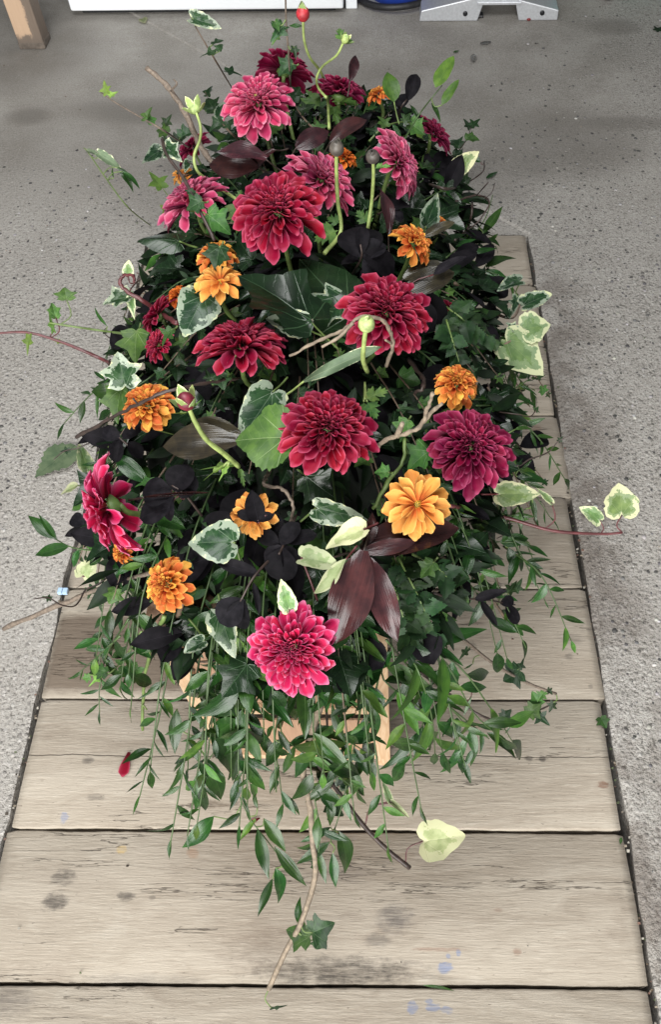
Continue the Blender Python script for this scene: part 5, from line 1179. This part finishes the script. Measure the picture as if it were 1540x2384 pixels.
rus('long pale stemmed ruscus strand dropping toward the red petal', [(600, 1640, 10.47), (555, 1730, 10.38), (548, 1820, 10.33), (580, 1900, 10.29), (625, 1960, 10.26), (680, 2030, 10.22)], 0, .05, leaves=[(498, 1900, 425, 1985, 'rus', 1.1), (555, 1800, 550, 1890, 'rus', .8), (595, 1905, 555, 1958, 'rusb', .9), (600, 1930, 625, 2050, 'rus', 1.0), (615, 1905, 668, 1985, 'rus', 1.0), (635, 2045, 598, 2135, 'rus', .9), (642, 2020, 672, 2110, 'rus', .9), (640, 1970, 715, 2068, 'slim', 1.3), (600, 1880, 585, 1840, 'rus', .8)])
rus('ruscus strand with rounded leaves just left of the lowest stem', [(660, 1620, 10.51), (640, 1720, 10.42), (650, 1800, 10.36), (660, 1880, 10.31)], 0, .05, leaves=[(660, 1720, 615, 1785, 'rusw', 1.0), (640, 1760, 595, 1700, 'rus', 1), (650, 1780, 625, 1850, 'rus', 1), (660, 1800, 690, 1730, 'rusb', 1), (655, 1840, 690, 1900, 'rus', 1), (648, 1700, 680, 1760, 'rus', 1), (650, 1660, 690, 1690, 'rus', 1), (640, 1680, 600, 1650, 'rusb', 1), (660, 1870, 640, 1930, 'slim', 1.5), (668, 1850, 700, 1900, 'slim', 1.5)])
rus('ruscus strand crossing just in front of the lowest stem', [(800, 1610, 10.52), (775, 1700, 10.43), (755, 1780, 10.37), (735, 1860, 10.33)], 0, .05, leaves=[(770, 1690, 690, 1720, 'rus', 1), (795, 1760, 715, 1790, 'rus', .9), (790, 1780, 755, 1830, 'rus', 1), (780, 1680, 830, 1660, 'rus', 1), (768, 1720, 720, 1670, 'rus', 1), (760, 1760, 700, 1800, 'slim', 1.6), (780, 1810, 708, 1870, 'rus', 1), (745, 1840, 780, 1890, 'rus', 1)])
rus('thick leafy ruscus strand twined round the lowest stem', [(735, 1640, 10.47), (722, 1740, 10.40), (730, 1840, 10.34), (745, 1930, 10.29), (740, 2000, 10.26)], 0, .05, leaves=[(722, 1740, 680, 1820, 'rus', 1), (724, 1760, 790, 1800, 'rusb', 1), (728, 1800, 690, 1880, 'rus', 1.1), (732, 1830, 800, 1870, 'rus', 1), (738, 1880, 700, 1950, 'rusb', .9), (742, 1900, 735, 1980, 'rus', 1), (742, 1930, 812, 1960, 'rus', .9), (740, 1960, 690, 1990, 'rus', .8), (725, 1710, 660, 1740, 'rus', 1), (730, 1700, 800, 1710, 'rus', 1), (742, 1980, 760, 2060, 'rus', .9)])
ivy('ivy stem with cream edged and dark leaves behind the lowest stem', [(760, 1640, 10.45), (765, 1740, 10.37), (770, 1820, 10.32), (765, 1880, 10.28)], [(775, 1800, 700, 1775, 'var', .7), (790, 1830, 830, 1790, 'varh', .6), (770, 1780, 800, 1745, 'ivy', 1.1), (765, 1840, 720, 1830, 'ivyb', 1), (768, 1870, 800, 1905, 'ivy', .9), (760, 1760, 730, 1730, 'ivyb', .9)], 'k')
rus('ruscus strand with large low leaves right of the lowest stem', [(845, 1610, 10.52), (832, 1700, 10.42), (815, 1790, 10.36), (795, 1880, 10.31), (770, 1960, 10.27)], 0, .05, leaves=[(768, 1960, 690, 2012, 'rus', 1.1), (775, 1985, 782, 2070, 'rus', 1.0), (790, 1935, 830, 2040, 'rus', 1.0), (770, 1925, 700, 1965, 'rus', .9), (772, 1850, 770, 1930, 'rus', .9), (815, 1780, 850, 1860, 'rus', .9), (800, 1850, 815, 1915, 'slim', 1.6), (825, 1740, 862, 1810, 'rus', .9), (820, 1760, 780, 1710, 'rus', .9)])
rus('ruscus strand hanging beside the right pine leg', [(885, 1560, 10.52), (868, 1650, 10.43), (855, 1720, 10.38), (842, 1780, 10.35)], 0, .05, leaves=[(865, 1640, 885, 1720, 'rus', .9), (862, 1660, 830, 1720, 'rus', 1), (850, 1720, 868, 1800, 'rus', 1), (845, 1760, 828, 1812, 'rusw', 1), (852, 1765, 878, 1812, 'rusw', 1), (875, 1600, 900, 1660, 'rus', .9), (870, 1610, 835, 1650, 'rus', 1)])
rus('ruscus strand lying just under the front cherry dahlia', [(720, 1560, 10.54), (690, 1610, 10.51), (650, 1640, 10.48)], 0, .05, leaves=[(720, 1595, 640, 1625, 'rus', 1), (730, 1600, 690, 1690, 'rus', 1), (690, 1620, 640, 1690, 'rus', 1), (700, 1610, 740, 1680, 'rus', 1), (745, 1590, 780, 1660, 'rus', 1), (660, 1630, 620, 1600, 'rus', 1)])
rus('ruscus strand with shiny broad leaves left of the front cherry dahlia', [(590, 1500, .0), (560, 1560, 10.52), (545, 1620, 10.48)], 0, .05, leaves=[(565, 1560, 590, 1650, 'rusw', .9), (560, 1570, 480, 1560, 'rus', 1), (552, 1590, 500, 1640, 'rus', 1), (548, 1610, 560, 1690, 'rus', 1), (570, 1540, 520, 1520, 'rus', 1), (575, 1530, 560, 1480, 'rusb', 1)])
rus('ruscus strand hanging right of the front cherry dahlia', [(820, 1500, .0), (830, 1560, 10.52), (840, 1630, 10.47)], 0, .05, leaves=[(825, 1540, 780, 1600, 'rus', 1), (830, 1560, 850, 1640, 'rusb', 1.1), (838, 1600, 800, 1660, 'rus', 1), (820, 1520, 870, 1560, 'rus', 1), (840, 1560, 885, 1500, 'rus', 1), (845, 1610, 880, 1680, 'rus', 1)])
rus('two tall soft green leaves standing on a thin stem at the far right corner', [(940, 330, .03), (975, 270, 10.72), (1005, 230, 10.75), (1030, 200, 10.76)], 0, .05, leaves=[(1015, 205, 1056, 125, 'pear', .75), (1030, 245, 1068, 182, 'pear', .6), (1005, 240, 1030, 280, 'rus'), (975, 275, 955, 240, 'rus')])
rus('low ruscus sprig with pointed leaves under the wispy one', [(1110, 985, .0), (1160, 985, 10.54), (1200, 965, 10.54)], 0, .045, leaves=[(1165, 975, 1232, 952, 'rus', .9), (1140, 960, 1190, 925, 'rus'), (1180, 985, 1240, 985, 'rus', .8), (1120, 990, 1150, 1030, 'rus')])
# filler sprigs nobody could tell apart
def scatter(label, group, name, cat, kind, n, spots, size, leafn, part='leaf', stem='d', seed=5, kink=0):
    r = random.Random(seed)
    for _ in range(n):
        a0, a1, q0, q1 = r.choice(spots)
        a = math.radians(r.uniform(a0, a1)); q = r.uniform(q0, q1)
        def pt(qq, dz):
            kk = rim_k(a); y = MY + MB * qq * kk * math.sin(a); x = MX + wide(y) * qq * kk * math.cos(a)
            return Vector((x, y, mound(x, y) + dz))
        a_ = a
        p0, p1, p2 = pt(q, -.03), pt(q + .16, -.005), pt(q + .32, .0)
        if q + .32 > 1.0:
            p2.z = max(p2.z, .46 - .1 * (q - .7)); p1.z = max(p1.z, .5)
        pts_ = [p0, p1, p2]
        if kink:
            pts_ = [p0]
            dv = (p2 - p0).normalized()
            for _k in range(7):
                dv = (dv + Vector((r.uniform(-.7, .7), r.uniform(-.7, .7), r.uniform(-.45, .65)))).normalized()
                pts_.append(pts_[-1] + dv * .018)
        sprig(label, name, cat, None, kind, leafn, size * r.uniform(.85, 1.15), stem, (.0014, .0007), 50, group, .1, 1.2, 1.0, pts_, .1, part=part, rnd_=r)
def front_fan():
    r = random.Random(41)
    for k in range(21):
        f = (k + r.uniform(.1, .9)) / 21 * 2 - 1
        if .02 < f < .62 or f < -.55: continue
        x0 = MX + .01 + f * .15 + r.uniform(-.03, .03)
        y0 = .405 + r.uniform(-.02, .03) + abs(f) * .03
        p0 = Vector((x0, y0, .53 + r.uniform(-.02, .02)))
        ang = f * .8 + r.uniform(-.65, .65)
        ln = r.uniform(.16, .27) * (1 - .42 * abs(f)) * (.72 if f < -.35 else 1)
        out = Vector((math.sin(ang) * 1.1, -math.cos(ang) * .55, 0))
        side = Vector((math.cos(ang), 0, 0)) * r.uniform(-.05, .05)
        wig = Vector((math.cos(ang), math.sin(ang), 0)) * r.uniform(-.03, .03)
        p1 = p0 + out * ln * .45 + Vector((0, 0, .012)) + wig
        p2 = p0 + out * ln * .8 + Vector((0, 0, -.07)) + side * .5 - wig
        p3 = p0 + out * ln * 1.0 + Vector((0, 0, -.17 * r.uniform(.6, 1.2))) + side
        sprig('ruscus strand among those fanning thickly over the front of the stand', 'ruscus_sprig', 'ruscus', None, r.choice((('rus', 'rus', 'rusb'), ('rusb', 'rusw', 'rus'), ('rus', 'rusb'))), r.randint(6, 9), r.uniform(.060, .086), 'd', (.0014, .0007), 48, 'ruscus strands fanning over the front of the stand', .12, 1.3, r.uniform(.85, 1.1), [p0, p1, p2, p3], .25, rnd_=r)
front_fan()
scatter('dark ruscus sprig filling the shaded side of the spray among its neighbours', 'ruscus sprigs filling the sides of the spray', 'ruscus_sprig', 'ruscus', ('rus', 'rusb', 'rusw', 'rus'), 56, [(150, 250, .62, .86), (-70, 60, .62, .86), (60, 150, .6, .85), (60, 120, .6, .9), (250, 290, .6, .8)], .040, 8)
scatter('wispy slim leaved ruscus sprig at the outer edge of the spray', 'wispy ruscus sprigs round the outer edge', 'ruscus_sprig', 'ruscus', ('slim', 'rusb', 'rus'), 52, [(60, 125, .8, 1.0), (140, 235, .78, 1.0), (-50, 60, .78, 1.0), (60, 130, .8, .95), (235, 262, .75, .9), (-85, -50, .75, .9)], .036, 11, seed=12)
scatter('thin brown ivy runner with tiny leaves at the outer edge of the spray', 'thin ivy runners round the outer edge', 'ivy_runner', 'ivy', ('bird', 'ivy', 'ivyb', 'bird'), 40, [(55, 130, .75, 1.0), (40, 140, .7, .95), (130, 240, .75, 1.0), (-60, 60, .75, 1.0), (60, 130, .8, .95)], .020, 7, stem='b', seed=14)
scatter('curly bare twig sticking out of the foliage edge', 'curly bare twigs at the foliage edge', 'curly_twig', 'twig', ('bird',), 22, [(30, 150, .7, .95), (150, 230, .8, 1.0), (-50, 30, .8, 1.0)], .016, 2, stem='k', seed=17, kink=1)
scatter('small dark ivy sprig tucked between the flowers', 'ivy sprigs tucked between the flowers', 'ivy_sprig', 'ivy', ('ivyb', 'bird', 'ivy', 'ivyb', 'ivy'), 56, [(0, 360, .05, .85)], .023, 6, stem='b', seed=8)
scatter('fine fern frond in the shade between the flowers', 'fern fronds between the flowers', 'fern_frond', 'fern', 'fern', 34, [(150, 260, .5, .8), (-80, 40, .4, .8), (0, 360, .1, .5)], .022, 15, 'leaflet', seed=9)
SHORT = ['rose pink dahlia with greenish eye', 'far turned-away crimson dahlia', 'wine dahlia behind the crossing bud stems', 'sideways wine dahlia at the far corner', 'edge-on mauve dahlia', 'half hidden mauve dahlia', 'largest crimson dahlia', 'pink dahlia with ivy leaf', 'dahlia behind the bent bud stem', 'twig-crossed crimson dahlia', 'bowl-shaped crimson dahlia', 'small red dahlia', 'half hidden red dahlia', 'central crimson dahlia', 'deep wine dahlia', 'sideways cherry dahlia', 'front cherry dahlia', 'red dahlia under the fern', 'twig-crossed orange ball dahlia', 'leaf-covered orange dahlia', 'drooping yellow orange dahlia', 'tilted orange dahlia', 'orange ball above the wine dahlia', 'open yellow dahlia', 'long-stemmed orange red dahlia', 'yellow dahlia with black leaf', 'small orange dahlia under the cherry one', 'small amber dahlia', 'far orange dahlia', 'rusty dahlia behind the grey buds', 'small orange dahlia by the brown leaf', 'shaded rust dahlia']
KINDS = {'ruscus sprigs filling the sides of the spray': 'dark ruscus sprig', 'wispy ruscus sprigs round the outer edge': 'wispy slim leaved ruscus sprig', 'thin ivy runners round the outer edge': 'thin brown ivy runner', 'ivy sprigs tucked between the flowers': 'small ivy sprig', 'fern fronds between the flowers': 'fine fern frond', 'curly bare twigs at the foliage edge': 'curly dark twig', 'ruscus strands fanning over the front of the stand': 'fanning ruscus strand'}
def name_scattered():
    seen = {}
    for o in list(COL.objects):
        if o.get('group') in KINDS and o.parent is None:
            kids = [c for c in o.children if c.name.startswith('leaf') or c.name.startswith('leaflet')] or list(o.children)
            c = sum((Vector(k.matrix_local.translation) for k in kids), Vector()) / len(kids) + Vector(o.matrix_local.translation) if False else Vector(o.location)
            u, v = proj(c)
            best = sorted(range(len(FL)), key=lambda i: (FL[i][1] - u) ** 2 + (FL[i][2] - v) ** 2)
            for rank, i in enumerate(best[:9]):
                du, dv = u - FL[i][1], v - FL[i][2]
                w = ('just right of' if du > 0 else 'just left of') if abs(du) > abs(dv) else ('just below' if dv > 0 else 'just above')
                if rank > 2: w = w.replace('just ', '')
                lab = '%s %s the %s' % (KINDS[o['group']], w, SHORT[i])
                if lab not in seen: break
            if lab in seen:
                lab0 = lab
                for i in best[:7]:
                    for j in best[:7]:
                        a_, b_ = FL[i], FL[j]
                        if i < j and (a_[1] - u) * (b_[1] - u) + (a_[2] - v) * (b_[2] - v) < 0:
                            t_ = '%s between the %s and the %s' % (KINDS[o['group']], SHORT[i], SHORT[j])
                            if t_ not in seen and len(t_.split()) <= 16: lab = t_; break
                    if lab != lab0: break
            seen[lab] = 1
            o['label'] = lab
name_scattered()
# ================================================================ bits on the floor
def floor_bit(label, name, cat, kind, a, b, wid=1.0, mat=None, roll=.1):
    pa, pb = P(a[0], a[1], 10.006), P(b[0], b[1], 10.006)
    o = obj(name, pick(kind) if isinstance(kind, str) else kind, None, leaf_M(pa, pb, wid, roll, Vector((0, 0, 1))) @ Matrix.Diagonal((1, 1, .3, 1)), label, cat)
    M = leaf_M(pa, pb, wid, roll, Vector((0, 0, 1))) @ Matrix.Diagonal((1, 1, .3, 1))
    mn = min((M @ v.co).z for v in o.data.vertices)
    o.location.z += (.0085 if PX0 < pa.x < PX1 - .02 else .0045) - mn
    return o
pm = petals('crimson')[2][0]
floor_bit('single fallen red petal lying alone on the board beside the stand', 'fallen_petal', 'petal', pm, (302, 1752), (287, 1810), 1.2)
floor_bit('fallen red petal half under green leaves at the board seam', 'fallen_petal', 'petal', pm, (606, 1905), (582, 1918), 1.2)
floor_bit('flat green fern leaf lying on the concrete below the orange ball dahlia', 'fallen_fern_leaf', 'fern leaf', LEAVES['dull'][0], (176, 1038), (80, 1112), .95)
floor_bit('fallen ivy leaf lying over the gap between boards and concrete', 'fallen_ivy_leaf', 'leaf', 'ivyb', (1398, 1672), (1412, 1697), 1.1)
floor_bit('tiny green leaf at the board end near the lower seam', 'fallen_leaf', 'leaf', 'rusb', (1448, 1948), (1445, 1965), 1.5)
floor_bit('thin green blade lying along the lowest board seam', 'fallen_leaf', 'leaf', 'slim', (985, 2294), (1060, 2302), .6)
floor_bit('brown leaf scrap lying on the concrete below the silver machine foot', 'fallen_leaf', 'leaf', LEAVES['olive'][0], (1118, 106), (1145, 100), .8)
floor_bit('pale olive leaf scrap on the concrete behind the tall soft leaves', 'fallen_leaf', 'leaf', LEAVES['rusb'][1], (1056, 126), (1070, 120), 1.3)
floor_bit('dark dry leaf scrap on the concrete right of the spray', 'fallen_leaf', 'leaf', LEAVES['olive'][1], (1102, 148), (1104, 128), .8)
floor_bit('dull green leaf scrap on the concrete beside the curling vine', 'fallen_leaf', 'leaf', LEAVES['rus'][1], (1132, 420), (1160, 402), .9)
floor_bit('dull white leaf scrap by the bottom edge of the freezer', 'fallen_leaf', 'leaf', LEAVES['cream'][0], (332, 44), (338, 54), 1.0)
floor_bit('dark weed scrap at the picture edge on the concrete', 'fallen_leaf', 'leaf', LEAVES['bird'][1], (1528, 72), (1545, 62), 1.0)
M_RED = plain('red_plastic', (.20, .02, .02), .5)
rb = bmesh.new(); bmesh.ops.create_icosphere(rb, subdivisions=2, radius=.008)
for v_ in rb.verts: v_.co.z *= .5
me = bpy.data.meshes.new('red_scrap'); rb.to_mesh(me); rb.free(); me.materials.append(M_RED)
p = P(1232, 45, 10.009); p.z = .0045 + .004
obj('red_scrap', me, None, Matrix.Translation(p), 'small dull red lump on the concrete beside the silver machine foot', 'scrap')
M_CLIP = plain('pale_blue_plastic', (.36, .50, .66), .35)
p = g0(150, 1381)
o = thing('plastic_clip', (p.x, p.y, .0), 'tiny pale blue plastic clip in the gap beside the boards', 'clip')
obj('clip_body', bevel_mesh('clip_body', box(-.010, -.006, .003, -.0012, .007, .012), M_CLIP, .0015), o)
obj('clip_jaw', bevel_mesh('clip_jaw', box(-.0008, -.006, .003, .009, .007, .011), M_CLIP, .0015), o)
def build_debris():
    r = random.Random(31)
    vs, fs, co = [], [], []
    def bit(x, y, z, s, c):
        b = len(vs)
        for k in range(8):
            vs.append((x + (k & 1) * s * r.uniform(.5, 1.2) - s / 2, y + (k >> 1 & 1) * s * r.uniform(.4, 1.0) - s / 2, z + (k >> 2) * s * r.uniform(.2, .6)))
            co.append((*c, 1))
        for f in ((0, 1, 3, 2), (4, 6, 7, 5), (0, 4, 5, 1), (1, 5, 7, 3), (3, 7, 6, 2), (2, 6, 4, 0)): fs.append(tuple(b + i for i in f))
    cols = [(.05, .04, .03), (.12, .09, .06), (.26, .22, .17), (.07, .09, .04), (.3, .28, .24), (.14, .08, .06)]
    for _ in range(420):
        y = r.uniform(.05, 1.9)
        x = r.choice((PX0 + .002, PX1 + .002)) + PSH * y + r.uniform(-.008, .01)
        bit(x, y, r.uniform(-.014, .002), r.uniform(.0015, .005), r.choice(cols))
    for _ in range(200):
        bit(r.uniform(-1.4, 1.3), r.uniform(.1, 3.0), .004, r.uniform(.0015, .004), r.choice(cols))
    g = G('grit')
    m = g.done(g.bsdf(Base_Color=g.n('Attribute', attribute_name='tone').outputs['Color'], Roughness=.85))
    obj('loose_grit', mesh('loose_grit', vs, fs, m, col=co, smooth=False), None, None, 'crumbs of dirt and wood lying in the gaps round the boards', None, None, 'stuff')
build_debris()
